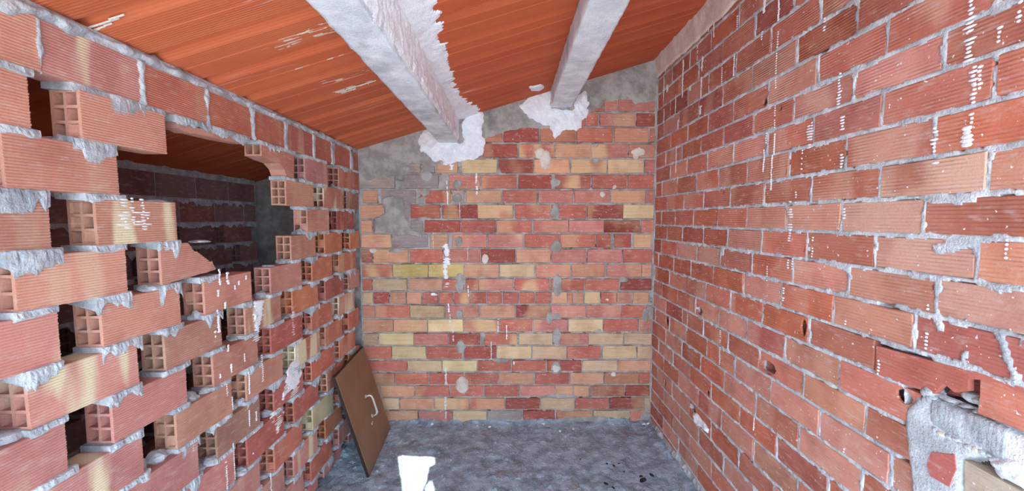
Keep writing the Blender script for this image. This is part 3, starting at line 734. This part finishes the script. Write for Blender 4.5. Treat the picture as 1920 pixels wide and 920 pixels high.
def place_left(me, y0, y1, r, code, dz=0.0):
    al = 1.0 if 'c' in code else rk.choice([0, 0, 0, 0.15, 0.3])
    o = link('hollow_brick', me, MAT_LATTICE, wall_left, (XL - BT / 2 + rk.uniform(-.004, .003), (y0 + y1) / 2, row_top(r) - BH / 2 + dz), math.pi / 2, shade(BR[code[0]], al, 0.05, rk))
    o.rotation_euler = (rk.gauss(0, .008), rk.gauss(0, .004), math.pi / 2 + rk.gauss(0, .012))
    return o
for r, row in lattice.items():
    lst = []
    for it in row.split(','):
        a, b, c = it.split(); zm = row_top(r) - BH / 2; a, b = left_y(float(a), zm), min(left_y(float(b), zm), YB - 0.012)
        lst.append((a, b, c))
    pit = 0.2435 if r == 0 else 0.333
    while lst[0][0] - pit + BL > 0.45:
        a = lst[0][0] - pit; lst.insert(0, (a, a + (BL if r else 0.237), rk.choice('SPP')))
    brick_rows[r] = lst
    for a, b, c in lst:
        L = max(0.03, b - a)
        key = (round(L, 2), rk.randrange(4))
        if L < 0.2 or key not in protos: protos[key] = lattice_brick(rect(round(L, 3) if L < .2 else round(L, 2)), rnd=rk, fill=0.12)
        place_left(protos[key], a, b, r, c)
# three broken bricks round the opening
def poly_left(pts, r):
    P = [left(p) for p in pts]; y0 = min(p[0] for p in P); y1 = max(p[0] for p in P); zc = row_top(r) - BH / 2
    return [(p[0] - (y0 + y1) / 2, p[1] - zc) for p in P], y0, y1
P, y0, y1 = poly_left([(490, 292), (508, 300), (524, 306), (534, 318), (538, 331), (551, 333), (551, 284), (490, 266)], 1)
P[0] = (P[-1][0], P[0][1])
place_left(lattice_brick(P, rnd=rk), y0, y1, 1, 'S'); brick_rows[1].append((y0, y1, 'S'))
P, y0, y1 = poly_left([(340, 240), (362, 250), (372, 250), (420, 262), (462, 270), (464, 262), (400, 246), (340, 228)], 1)
place_left(lattice_brick(P, T=0.045, rnd=rk, ribs=False), y0, y1, 1, 'S'); brick_rows[1].append((y0, y1, 'S'))
P, y0, y1 = poly_left([(303, 534), (405, 505), (398, 490), (392, 489), (384, 483), (377, 478), (370, 472), (362, 470), (357, 462), (352, 455), (303, 459)], 4)
P[-1] = (P[0][0], BH / 2)
place_left(lattice_brick(P, rnd=rk), y0, y1, 4, 'S'); brick_rows[4].append((y0, y1, 'S'))

# mortar between the courses: one pad per meeting of two bricks, with a ragged lip hanging over the face below
def mortar_pad(y0, y1, z0, z1, seed, lip=0.012):
    n = max(6, int((y1 - y0) / 0.0045)); ys = np.linspace(y0, y1, n)
    lipn = lip * np.clip(fbm(ys * 34, ys * 0, seed, 4) * 3.4 - 1.25, 0.02, 1.7)
    outn = 0.0005 + 0.008 * fbm(ys * 40, ys * 0 + 3, seed, 3)
    endw = np.clip(np.minimum(ys - y0, y1 - ys) / 0.012, 0.15, 1)
    prof = []
    for y, lp, ou, e in zip(ys, lipn, outn, endw):
        wob = 0.0035 * (random.random() - .5)
        prof.append([(XL - BT - 0.004, y, z0 - 0.001), (XL - BT - 0.004, y, z1 + 0.001), (XL - 0.002, y, z1 + 0.001), (XL + ou * .8 * e, y, z1 - 0.001 + wob), (XL + ou * e + wob, y, (z0 + z1) / 2 - 0.002), (XL + (0.0018 + ou * .45) * e, y, z0 - lp * .55), (XL + 0.0005, y, z0 - lp - 0.001), (XL - 0.003, y, z0 - lp * .7)])
    m = len(prof[0]); v = [q for p in prof for q in p]; f = []
    for i in range(n - 1):
        for j in range(m): f.append([i * m + j, i * m + (j + 1) % m, (i + 1) * m + (j + 1) % m, (i + 1) * m + j])
    f.append(list(range(m - 1, -1, -1))); f.append([(n - 1) * m + j for j in range(m)])
    return mesh('mortar_pad', v, f)
sd = 500
for r in range(0, 14):
    for a, b, _ in brick_rows[r]:
        for a2, b2, _ in brick_rows[r + 1]:
            lo, hi = max(a, a2), min(b, b2)
            if hi - lo < 0.012: continue
            sd += 1
            o = link('mortar_pad', mortar_pad(lo - rk.uniform(.002, .02), hi + rk.uniform(.002, .022), row_top(r + 1) - 0.0005, row_top(r) - BH + 0.0005, sd, rk.choice([.004, .010, .020, .034])), MAT_MORTAR, wall_left)
# vertical joints and the bed of mortar under the roof, along the closed top course
for (a, b, _), (a2, b2, _) in zip(brick_rows[0], brick_rows[0][1:]):
    sd += 1
    splat('mortar_joint', fr_left, [[(b - .004, row_top(0) - BH - .006), (a2 + .004, row_top(0) - BH - .006), (a2 + .005, row_top(0) + .004), (b - .005, row_top(0) + .004)]], MAT_MORTAR, wall_left, 0.006, 0.0035, 0.006, (45, 45), 0.7, 0.006, sd, flip=True)
splat('mortar_bed', fr_left, [[(0.45, row_top(0) + .004), (0.80, row_top(0) - .024), (0.84, row_top(0) - .02), (0.88, row_top(0) + .006), (1.6, row_top(0) + .008), (2.67, row_top(0) + .008), (2.67, row_top(0) + .026), (0.45, row_top(0) + .026)]], MAT_MORTAR, wall_left, 0.009, 0.004, 0.011, (22, 30), 0.7, 0.008, 777, flip=True)
v = []; f = []; box(v, f, XL - BT + .004, XL - 0.001, 0.42, YB, row_top(0) - 0.001, row_top(0) + 0.029)
link('mortar_bed', mesh('mortar_bed', v, f), MAT_MORTAR, wall_left)
# lumps of mortar that squeezed out below the open ends of the bricks, lying in the gaps
for r in range(1, 14):
    for a, b, _ in brick_rows[r]:
        below = [q for q in brick_rows[r + 1] if q[0] < a - 0.01 < q[1]]
        if not below or rk.random() < 0.2: continue
        rx, ry, rz = rk.uniform(.018, .032), rk.uniform(.016, .028), rk.uniform(.010, .024)
        link('mortar_lump', lump_mesh('mortar_lump', rx, ry, rz, rk.randrange(9999), 11, 7), MAT_MORTAR, wall_left, (XL - rk.uniform(.018, .045), a - ry * rk.uniform(.2, .8), row_top(r + 1) + rz * 0.33), rk.uniform(0, 3))
for r in range(1, 14):                      # crusts left on the bare tops of bricks
    for a, b, _ in brick_rows[r]:
        if rk.random() < 0.55:
            y = rk.choice([a + .03, b - .03, b - .02]); rx, ry, rz = .03, rk.uniform(.025, .05), rk.uniform(.004, .009)
            link('mortar_crust', lump_mesh('mortar_crust', rx, ry, rz, rk.randrange(9999), 12, 6), MAT_MORTAR, wall_left, (XL - .03, y, row_top(r) + rz * .3))

# white paint flicked on the lattice
def left_drip(x, y0, y1, w, solid=0):
    a, z1 = left((x, y0)); _, z0 = left((x, y1)); return (a, z0, z1, w * a / F * 1.35, solid)
LD = [(232, 374, 428, 14, 0), (246, 372, 424, 9, 0), (265, 374, 432, 10, 0), (258, 398, 424, 22, 0), (228, 404, 422, 20, 0), (275, 398, 425, 14, 0), (410, 506, 534, 6, 1), (425, 512, 524, 7, 1), (427, 522, 532, 9, 1), (408, 545, 556, 7, 1), (447, 528, 536, 6, 1), (440, 536, 542, 6, 1), (460, 518, 524, 4, 1), (421, 568, 577, 8, 1), (407, 582, 622, 7, 1), (402, 622, 632, 6, 1), (427, 648, 660, 5, 1), (457, 664, 678, 3, 1), (432, 684, 700, 5, 1), (412, 702, 710, 4, 1), (465, 694, 738, 5, 1), (423, 716, 744, 6, 1), (434, 745, 770, 4, 1), (466, 770, 800, 3, 1), (479, 772, 788, 4, 1), (436, 832, 900, 3, 1), (422, 866, 918, 6, 1), (506, 888, 925, 5, 1), (490, 662, 718, 6, 0), (480, 600, 640, 20, 0), (486, 570, 604, 18, 0), (548, 585, 628, 12, 0), (556, 640, 676, 6, 0), (550, 680, 742, 26, 0), (556, 690, 720, 18, 1), (523, 770, 800, 18, 0), (519, 800, 812, 12, 1), (360, 830, 845, 4, 1), (473, 850, 852, 4, 1)]
for i, pts in enumerate([[(540, 690), (552, 676), (566, 668), (566, 700), (552, 726), (532, 746), (532, 735)], [(508, 775), (522, 765), (531, 770), (531, 800), (516, 806), (510, 790)], [(478, 566), (494, 566), (490, 600), (484, 622), (478, 618)], [(546, 590), (553, 586), (553, 620), (550, 624)], [(553, 645), (562, 650), (560, 676), (554, 676)]]):
    splat('paint_smear', fr_left, [[left(p) for p in pts]], MAT_PAINT, wall_left, 0.0022, 0.0025, 0.012, (26, 90), 0.6, 0.006, 900 + i, flip=True, extra=lambda A, B: 0.004 + 0.02 * (fbm(A * 30, B * 30, 44, 3) - 0.5) + 0.004 * np.sin((B - row_top(0)) * 2 * math.pi / (BH / 18)))
drips('paint_drips', fr_left, [left_drip(*q) for q in LD], wall_left, 0.0082, 6, flip=True)

# ------------------------------------------------------------------ the dark space beyond: its own lattice wall
v = []; f = []; box(v, f, XF - 0.35, XF - BT - 0.02, 0.3, YB + 0.02, 0.0, ceil_z(XF - .35)); box(v, f, XF - 0.1, XL - BT, 0.30, 0.42, 0.0, ceil_z(XF))
wall_far = tag(link('wall_far', mesh('wall_far', v, f), MAT_MORTAR_BACK), 'dim hollow brick wall seen in the dark space behind the broken opening', 'wall', kind='structure')
zf0 = ceil_z(XF) - 0.09
rf = random.Random(77)
for r in range(0, 13):
    zt_ = zf0 + BH / 2 - ROWP * r
    y = 0.45 + (0.13 if r % 2 else 0.0); closed = r < 2
    while y < YB - 0.04:
        L = min(0.236, YB - 0.01 - y)
        key = (round(L, 2), 'far')
        if key not in protos: protos[key] = lattice_brick(rect(round(L, 2)), rnd=rf, ribs=False)
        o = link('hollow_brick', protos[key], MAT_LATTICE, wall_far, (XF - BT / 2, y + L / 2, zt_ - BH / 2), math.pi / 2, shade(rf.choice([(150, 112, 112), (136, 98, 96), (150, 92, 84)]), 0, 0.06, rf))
        if r < 12:
            me = mortar_pad(y - .01, y + L + .01, zt_ - BH - (ROWP - BH) - 0.0005, zt_ - BH + 0.0005, rf.randrange(9999), 0.02)
            link('mortar_pad', me, MAT_MORTAR, wall_far, (XF - XL, 0, 0))
        y += L + (0.011 if closed else 0.085)
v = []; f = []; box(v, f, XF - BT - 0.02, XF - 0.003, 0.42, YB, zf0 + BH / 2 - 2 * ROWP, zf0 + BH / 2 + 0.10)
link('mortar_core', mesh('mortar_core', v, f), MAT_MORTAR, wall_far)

# ------------------------------------------------------------------ roof: clay boards between concrete beams
beams = [(-1.224, -1.094), (-0.474, -0.350), (0.268, 0.408), (1.02, 1.15)]
patch_px = [(747.6, 856), (813, 857), (814.5, 871), (804, 875), (799, 900), (790, 925), (783, 960), (768, 960), (757, 920)]
patch2_px = [(799, 912), (808, 901), (813, 920), (815, 945), (797, 935)]
def to_roof(px):
    p = on_z(px[0], px[1], 0.0)
    # climb towards the sun to the underside of the deck, 6 cm above the boards
    t = 0.0
    num = (CAM_Z + 0.464 + 0.055 + SLOPE * (p[0] - XL)) - p[2]
    t = num / (-SUN_DIR[2] + SLOPE * SUN_DIR[0])
    return p - SUN_DIR * t
holes = [[to_roof(q) for q in patch_px], [to_roof(q) for q in patch2_px]]  # unseen roof openings, added and outlined to cast the floor's sun patch
hx0 = min(q[0] for h in holes for q in h) - 0.03; hx1 = max(q[0] for h in holes for q in h) + 0.03
hy0 = min(q[1] for h in holes for q in h) - 0.03; hy1 = max(q[1] for h in holes for q in h) + 0.03
import bmesh
bm = bmesh.new()
def dk(x, y, up=0.055): return (x, y, CAM_Z + 0.464 + up + SLOPE * (x - XL))
edges = []
loops = [[dk(XF - 0.4, YN), dk(XR + 0.35, YN), dk(XR + 0.35, YB + 0.3), dk(XF - 0.4, YB + 0.3)]] + [[tuple(q) for q in h] for h in holes]
for lp in loops:
    bv = [bm.verts.new(q) for q in lp]
    for i in range(len(bv)): edges.append(bm.edges.new((bv[i], bv[(i + 1) % len(bv)])))
bmesh.ops.triangle_fill(bm, edges=edges, use_beauty=True, use_dissolve=False)
ret = bmesh.ops.extrude_face_region(bm, geom=list(bm.faces))
for g in ret['geom']:
    if isinstance(g, bmesh.types.BMVert): g.co.z += 0.012
bmesh.ops.recalc_face_normals(bm, faces=list(bm.faces))
me = bpy.data.meshes.new('ceiling'); bm.to_mesh(me); bm.free()
ceiling = tag(link('ceiling', me, MAT_MORTAR_BACK), 'sloping ceiling of orange clay boards between whitewashed concrete beams', 'ceiling', kind='structure')
# cross-section of a board along y: flat face with a chamfer turned towards the open side
BW = 0.192
def board_mesh(L, rnd, ch):
    prof = [(0.004, 0.030), (0.004, ch + 0.004), (0.009, ch), (0.046, 0.0015), (0.050, 0.0), (0.105, 0.0), (0.109, 0.0022), (0.113, 0.0), (BW - 0.006, 0.0), (BW - 0.002, 0.003), (BW - 0.001, 0.030)]
    n = len(prof); v = []
    for x in (-L / 2, L / 2):
        for y, h in prof: v.append((x, y, h))
    f = [[i, i + 1, n + i + 1, n + i][::-1] for i in range(n - 1)] + [list(range(n - 1, -1, -1)), list(range(n, 2 * n)), [0, n, 2 * n - 1, n - 1]]
    return mesh('ceiling_board', v, f)
rc = random.Random(9)
ang = -math.atan(SLOPE); cs_ = math.cos(ang)
spans = [(-2.05, beams[0][0]), (beams[0][1], beams[1][0]), (beams[1][1], beams[2][0]), (beams[2][1], beams[3][0] - 0.005)]
bcache = {}
for bi, (xa, xb) in enumerate(spans):
    yb0 = YN + 0.003 + {0: .05, 1: 0.0, 2: 0.06, 3: 0.03}[bi] - 0.06
    nb = int((YB + 0.05 - yb0) / BW) + 1
    for q in range(nb):
        y = yb0 + q * BW
        if y < YN - 0.001 or y > YB - 0.02: continue
        pieces = [(xa, xb)]
        if bi == 2 and y + BW > hy0 and y < hy1: pieces = [(xa, hx0), (hx1, xb)]
        for p0, p1 in pieces:
            if p1 - p0 < 0.02: continue
            key = (round((p1 - p0) / cs_, 3), 0.018 if bi == 1 else 0.008)
            if key not in bcache: bcache[key] = board_mesh(key[0], rc, key[1])
            xm = (p0 + p1) / 2
            tint = {0: 0.85, 1: rc.uniform(.80, 1.0), 2: rc.uniform(.80, .90), 3: rc.uniform(.74, .84)}[bi]
            c = (tint, tint * (1.10 if bi == 1 else .95), tint * (1.10 if bi == 1 else .9), {0: .6, 1: .9, 2: .5, 3: .45}[bi])
            o = link('ceiling_board', bcache[key], MAT_BOARD, ceiling, (xm, y, ceil_z(xm) - 0.0 + rc.uniform(-.0012, .0012)), 0, c)
            o.rotation_euler = (rc.gauss(0, .002), ang, 0)

for i, (pts, fq) in enumerate([([(480, 92), (560, 58), (640, 20), (660, 40), (600, 72), (500, 98)], 80), ([(520, 128), (600, 110), (660, 98), (668, 108), (600, 124), (530, 138)], 90), ([(590, 152), (650, 135), (690, 122), (694, 132), (640, 150), (600, 162)], 90), ([(610, 176), (680, 150), (700, 146), (704, 152), (650, 174)], 90), ([(140, 60), (190, 42), (232, 24), (236, 30), (190, 52), (150, 72)], 60)]):
    splat('chalk_streak', fr_ceil, [[ceilp(p) for p in pts]], MAT_CREAM, ceiling, 0.0005, 0.003, 0.012 if i < 4 else 0.006, (5, fq), 0.3, 0.01, 950 + i, flip=True, extra=lambda A, B: 0.006 * (fbm(A * 22, B * 260, 33, 3) - 0.53) * 6)
# concrete beams
def beam_mesh(x0, x1, zb, seed):
    ys = np.linspace(YN, YB + 0.02, 240); sec = []
    zt0, zt1 = ceil_z(x0) + 0.05, ceil_z(x1) + 0.05
    for t in np.linspace(0, 1, 6): sec.append((x0 + 0.006 * 0, zt0 + (zb - zt0) * t))
    for t in np.linspace(0, 1, 14)[1:]: sec.append((x0 + (x1 - x0) * t, zb))
    for t in np.linspace(0, 1, 8)[1:]: sec.append((x1, zb + (zt1 - zb) * t))
    sec = np.array(sec); m = len(sec)
    A, S = np.meshgrid(ys, np.arange(m), indexing='ij')
    X = sec[:, 0][None, :] + 0.003 * (fbm(A * 18, S * .35, seed, 3) - 0.5) * 2 + 0.002 * (fbm(A * 90, S * 1.1, seed + 2, 2) - .5)
    Z = sec[:, 1][None, :] + 0.004 * (fbm(A * 22, S * .4 + 7, seed + 4, 3) - 0.5) * 2 + 0.003 * (fbm(A * 110, S * .6, seed + 6, 2) - .5)
    V = np.stack([X, A, Z], -1).reshape(-1, 3)
    return quads_mesh('beam_body', V, grid_quads(len(ys), m)[:, ::-1])
blabels = ['whitewashed concrete beam nearer the lattice wall, thick plaster along one side', 'narrower looking concrete beam nearer the solid red brick wall']
bobs = []
for i, ((x0, x1), zb) in enumerate(((beams[1], CAM_Z + 0.507), (beams[2], CAM_Z + 0.74))):
    root = bpy.data.objects.new('ceiling_beam', None); col.objects.link(root)
    root.location = ((x0 + x1) / 2, YB, zb); root.empty_display_size = 0.05
    tag(root, blabels[i], 'beam', 'concrete ceiling beams')
    b = link('beam_body', beam_mesh(x0, x1, zb, 120 + i * 9), MAT_CONCRETE)
    b.parent = root; b.matrix_parent_inverse.identity(); b.location = -Vector(root.location)
    bobs.append(root)
def under(o, root):
    if o is not None: o.parent = root; o.location = -Vector(root.location)
# plaster brushed over the beam flank and onto the boards beside it
x1 = beams[1][1]; zb = CAM_Z + 0.507
def fr_flank(a, b, h): return np.stack([x1 + h + 0.0 * a, a, b], -1)
under(splat('plaster_coat', fr_flank, [[(0.3, zb + 0.012), (YB, zb + 0.012), (YB, zb + 0.20), (0.3, zb + 0.20)]], MAT_PLASTER, None, 0.007, 0.006, 0.012, (14, 30), 0.9, 0.015, 140, flip=True), bobs[0])
strip = [ceilp(p) for p in [(748, -60), (776, 0), (800, 40), (826, 85), (835, 130), (850, 170), (868, 195), (900, 213), (870, 240), (800, 100), (740, 0)]]
strip = [(-0.37, 0.4), (-0.245, 0.4), (-0.245, 0.85), (-0.235, 1.05), (-0.24, 1.3), (-0.262, 1.55), (-0.275, 1.9), (-0.285, 2.2), (-0.23, 2.45), (-0.20, 2.69), (-0.37, 2.69)]
under(splat('plaster_coat', fr_ceil, [strip], MAT_PLASTER, None, 0.004, 0.005, 0.022, (9, 48), 0.8, 0.012, 150, flip=True), bobs[0])
# plaster packed round the beam ends on the wall
pl1 = [back(p) for p in [(780, 264), (796, 240), (815, 236), (834, 264), (866, 266), (866, 235), (872, 214), (908, 204), (910, 262), (907, 290), (890, 300), (862, 304), (838, 310), (810, 302), (790, 284)]]
under(splat('plaster_collar', fr_back, [pl1], MAT_PLASTER, None, 0.014, 0.005, 0.012, (22, 22), 0.6, 0.03, 160, flip=True), bobs[0])
pl2 = [back(p) for p in [(970, 198), (1000, 172), (1038, 160), (1036, 202), (1072, 202), (1080, 178), (1102, 166), (1106, 208), (1094, 226), (1090, 242), (1056, 248), (1040, 258), (1028, 240), (1006, 230), (984, 214)]]
under(splat('plaster_collar', fr_back, [pl2], MAT_PLASTER, None, 0.014, 0.005, 0.012, (22, 22), 0.6, 0.03, 170, flip=True), bobs[1])
under(splat('plaster_dab', fr_ceil, [[ceilp(p) for p in [(992, 162), (1014, 158), (1022, 164), (1010, 170), (996, 170)]]], MAT_PLASTER, None, 0.004, 0.004, 0.006, (30, 30), 0.7, 0.008, 180, flip=True), bobs[1])

# ================================================================== THINGS
# ---- brown panel leaning on the lattice wall
az, tilt, PW, PH, PT = -0.074, 0.285, 0.512, 0.60, 0.018
hp = bpy.data.objects.new('hatch_panel', None); col.objects.link(hp); hp.empty_display_size = 0.05
tag(hp, 'brown hatch panel with a pale handle leaning against the lattice brick wall', 'panel')
from mathutils import Matrix
d_ = Vector((math.sin(az), math.cos(az), 0)); n_ = Vector((-math.cos(az), math.sin(az), 0))
u_ = n_ * math.sin(tilt) + Vector((0, 0, 1)) * math.cos(tilt); w_ = u_.cross(d_) * -1.0
if w_.x < 0: w_ = -w_
base = Vector((-0.779, 2.088, 0.004))
Rm = Matrix((d_, w_, u_)).transposed().to_4x4()
hp.matrix_world = Matrix.Translation(base) @ Rm
def bev_box(x0, x1, y0, y1, z0, z1, b):
    bm = bmesh.new(); bmesh.ops.create_cube(bm, size=1.0)
    for q in bm.verts: q.co = Vector(((x0 + x1) / 2 + q.co.x * (x1 - x0), (y0 + y1) / 2 + q.co.y * (y1 - y0), (z0 + z1) / 2 + q.co.z * (z1 - z0)))
    bmesh.ops.bevel(bm, geom=list(bm.edges), offset=b, segments=2, affect='EDGES')
    m = bpy.data.meshes.new('panel'); bm.to_mesh(m); bm.free(); return m
sh = link('panel_sheet', bev_box(0.004, PW - 0.004, -0.004, 0.0012, 0.004, PH - 0.004, 0.001), MAT_PANEL, hp)
ed = link('panel_core', bev_box(0, PW, -PT, -0.002, 0, PH, 0.002), MAT_EDGE, hp)
ed['label'] = 'dark edge of the panel'
# bent strap handle
def tube(path, r, n=8):
    v = []; f = []
    for i, p in enumerate(path):
        p = Vector(p); t = (Vector(path[min(i + 1, len(path) - 1)]) - Vector(path[max(i - 1, 0)])).normalized()
        a = t.cross(Vector((0.3, 0.2, 0.93))).normalized(); b = t.cross(a)
        for k2 in range(n):
            th = 2 * math.pi * k2 / n; v.append(tuple(p + a * math.cos(th) * r[0] + b * math.sin(th) * r[1]))
    for i in range(len(path) - 1):
        for k2 in range(n): f.append([i * n + k2, i * n + (k2 + 1) % n, (i + 1) * n + (k2 + 1) % n, (i + 1) * n + k2])
    f.append(list(range(n - 1, -1, -1))); f.append([(len(path) - 1) * n + k2 for k2 in range(n)])
    return mesh('handle', v, f, True)
hx, hz0, hz1 = 0.285, 0.215, 0.345
pts = [(hx, 0.0, hz0), (hx, 0.022, hz0), (hx, 0.032, hz0 + .004), (hx, 0.037, hz0 + .014), (hx, 0.038, hz0 + .03), (hx, 0.038, hz1 - .03), (hx, 0.037, hz1 - .014), (hx, 0.032, hz1 - .004), (hx, 0.022, hz1), (hx, 0.0, hz1)]
hd = link('handle', tube(pts, (0.0085, 0.006)), MAT_HANDLE, hp); hd['label'] = 'pale metal pull handle'
for zz in (hz0, hz1):
    link('handle_foot', lump_mesh('handle_foot', 0.011, 0.004, 0.011, 4, 10, 6, False, 0.02), MAT_HANDLE, hd, (hx, 0.0015, zz))
for i, (x, z, r) in enumerate([(0.245, 0.182, .0055), (0.262, 0.186, .003)]):
    link('paint_spot', lump_mesh('paint_spot', r, 0.0012, r * 1.3, 8 + i, 8, 5, False, 0.2), MAT_PAINT, hp, (x, 0.0015, z))

# ---- crumbs and chips on the floor
rg = random.Random(41)
for i, (px, py, s) in enumerate([(1206, 902, .022), (1222, 892, .012), (1150, 874, .010), (1138, 870, .007), (1160, 870, .006), (1088, 862, .006), (1202, 894, .009), (1136, 908, .011), (1150, 916, .009), (1226, 800, .009), (1208, 800, .008), (1170, 885, .006)]):
    p = on_z(px, py, 0.0)
    o = link('debris_chip', lump_mesh('debris_chip', s * rg.uniform(.9, 1.4), s * rg.uniform(.5, .8), s * 0.45, 600 + i, 8, 5), MAT_CHIP, None, (p[0], p[1], s * 0.16 + 0.004), rg.uniform(0, 3))
    tag(o, 'largest black debris chip on the floor near the red brick wall' if i == 0 else 'small black debris chip lying on the concrete floor near the red brick wall', 'debris', 'black chips on the floor')
for i, (px, py, s) in enumerate([(1018, 790, .014), (918, 802, .009), (1050, 810, .010), (895, 800, .007), (906, 798, .006), (1075, 806, .008), (810, 792, .011), (1216, 770, .014), (1208, 782, .011), (1222, 786, .010), (1205, 770, .007), (1150, 786, .006)]):
    p = on_z(px, max(py, 797), 0.0)
    o = link('mortar_crumb', lump_mesh('mortar_crumb', s * rg.uniform(.9, 1.3), s * rg.uniform(.7, 1), s * .7, 640 + i, 8, 5), MAT_PLASTER, None, (p[0], min(p[1], YB - .02), s * 0.25 + 0.006), rg.uniform(0, 3))
    tag(o, 'pale mortar crumb on the floor along the foot of the far brick wall', 'debris', 'mortar crumbs by the far wall')
# ---- rubble lodged in the gaps of the lattice
RUB = ['bright white flat stone on top in the lattice gap beside the brown blotched brick', 'grey rubble chunk under the bright white stone in the lattice gap', 'small grey rubble chunk at the near side of the white stone in the lattice gap', 'small white flake lowest in the lattice gap beside the brown blotched brick',
       'upright grey rubble chunk in the wide lattice gap low on the left wall', 'broad grey mortar chunk leaning on the open brick end in the wide low lattice gap', 'largest pale rubble chunk under a red hollow brick end in the lattice wall', 'smaller pale chunk beside the largest rubble chunk under the red hollow brick', 'flat pale rubble chunk above the brown blotched brick of the lattice wall', 'dark grey rubble chunk beside a cream hollow brick end in the lattice wall']
for i, (px, py, r, rx, ry, rz, mt) in enumerate([(384, 828, 9, .022, .022, .014, MAT_PAINT), (388, 848, 10, .02, .026, .012, MAT_RUBBLE), (374, 850, 10, .018, .016, .012, MAT_RUBBLE), (380, 868, 10, .018, .016, .008, MAT_PAINT), (281, 815, 9, .026, .016, .026, MAT_RUBBLE), (312, 838, 9, .026, .028, .022, MAT_RUBBLE), (372, 718, 8, .03, .034, .02, MAT_RUBBLE), (352, 708, 8, .022, .018, .016, MAT_RUBBLE), (448, 742, 9, .022, .03, .014, MAT_RUBBLE), (422, 590, 6, .02, .02, .02, MAT_RUBBLE)]):
    q = left((px, py)); z = row_top(r)
    o = link('rubble_chunk', lump_mesh('rubble_chunk', rx, ry, rz, 700 + i, 9, 6, True, 0.5), mt, None, (XL - 0.036, q[0], z + rz * 0.36), rg.uniform(0, 3))
    tag(o, RUB[i], 'rubble', 'rubble in the lattice gaps')
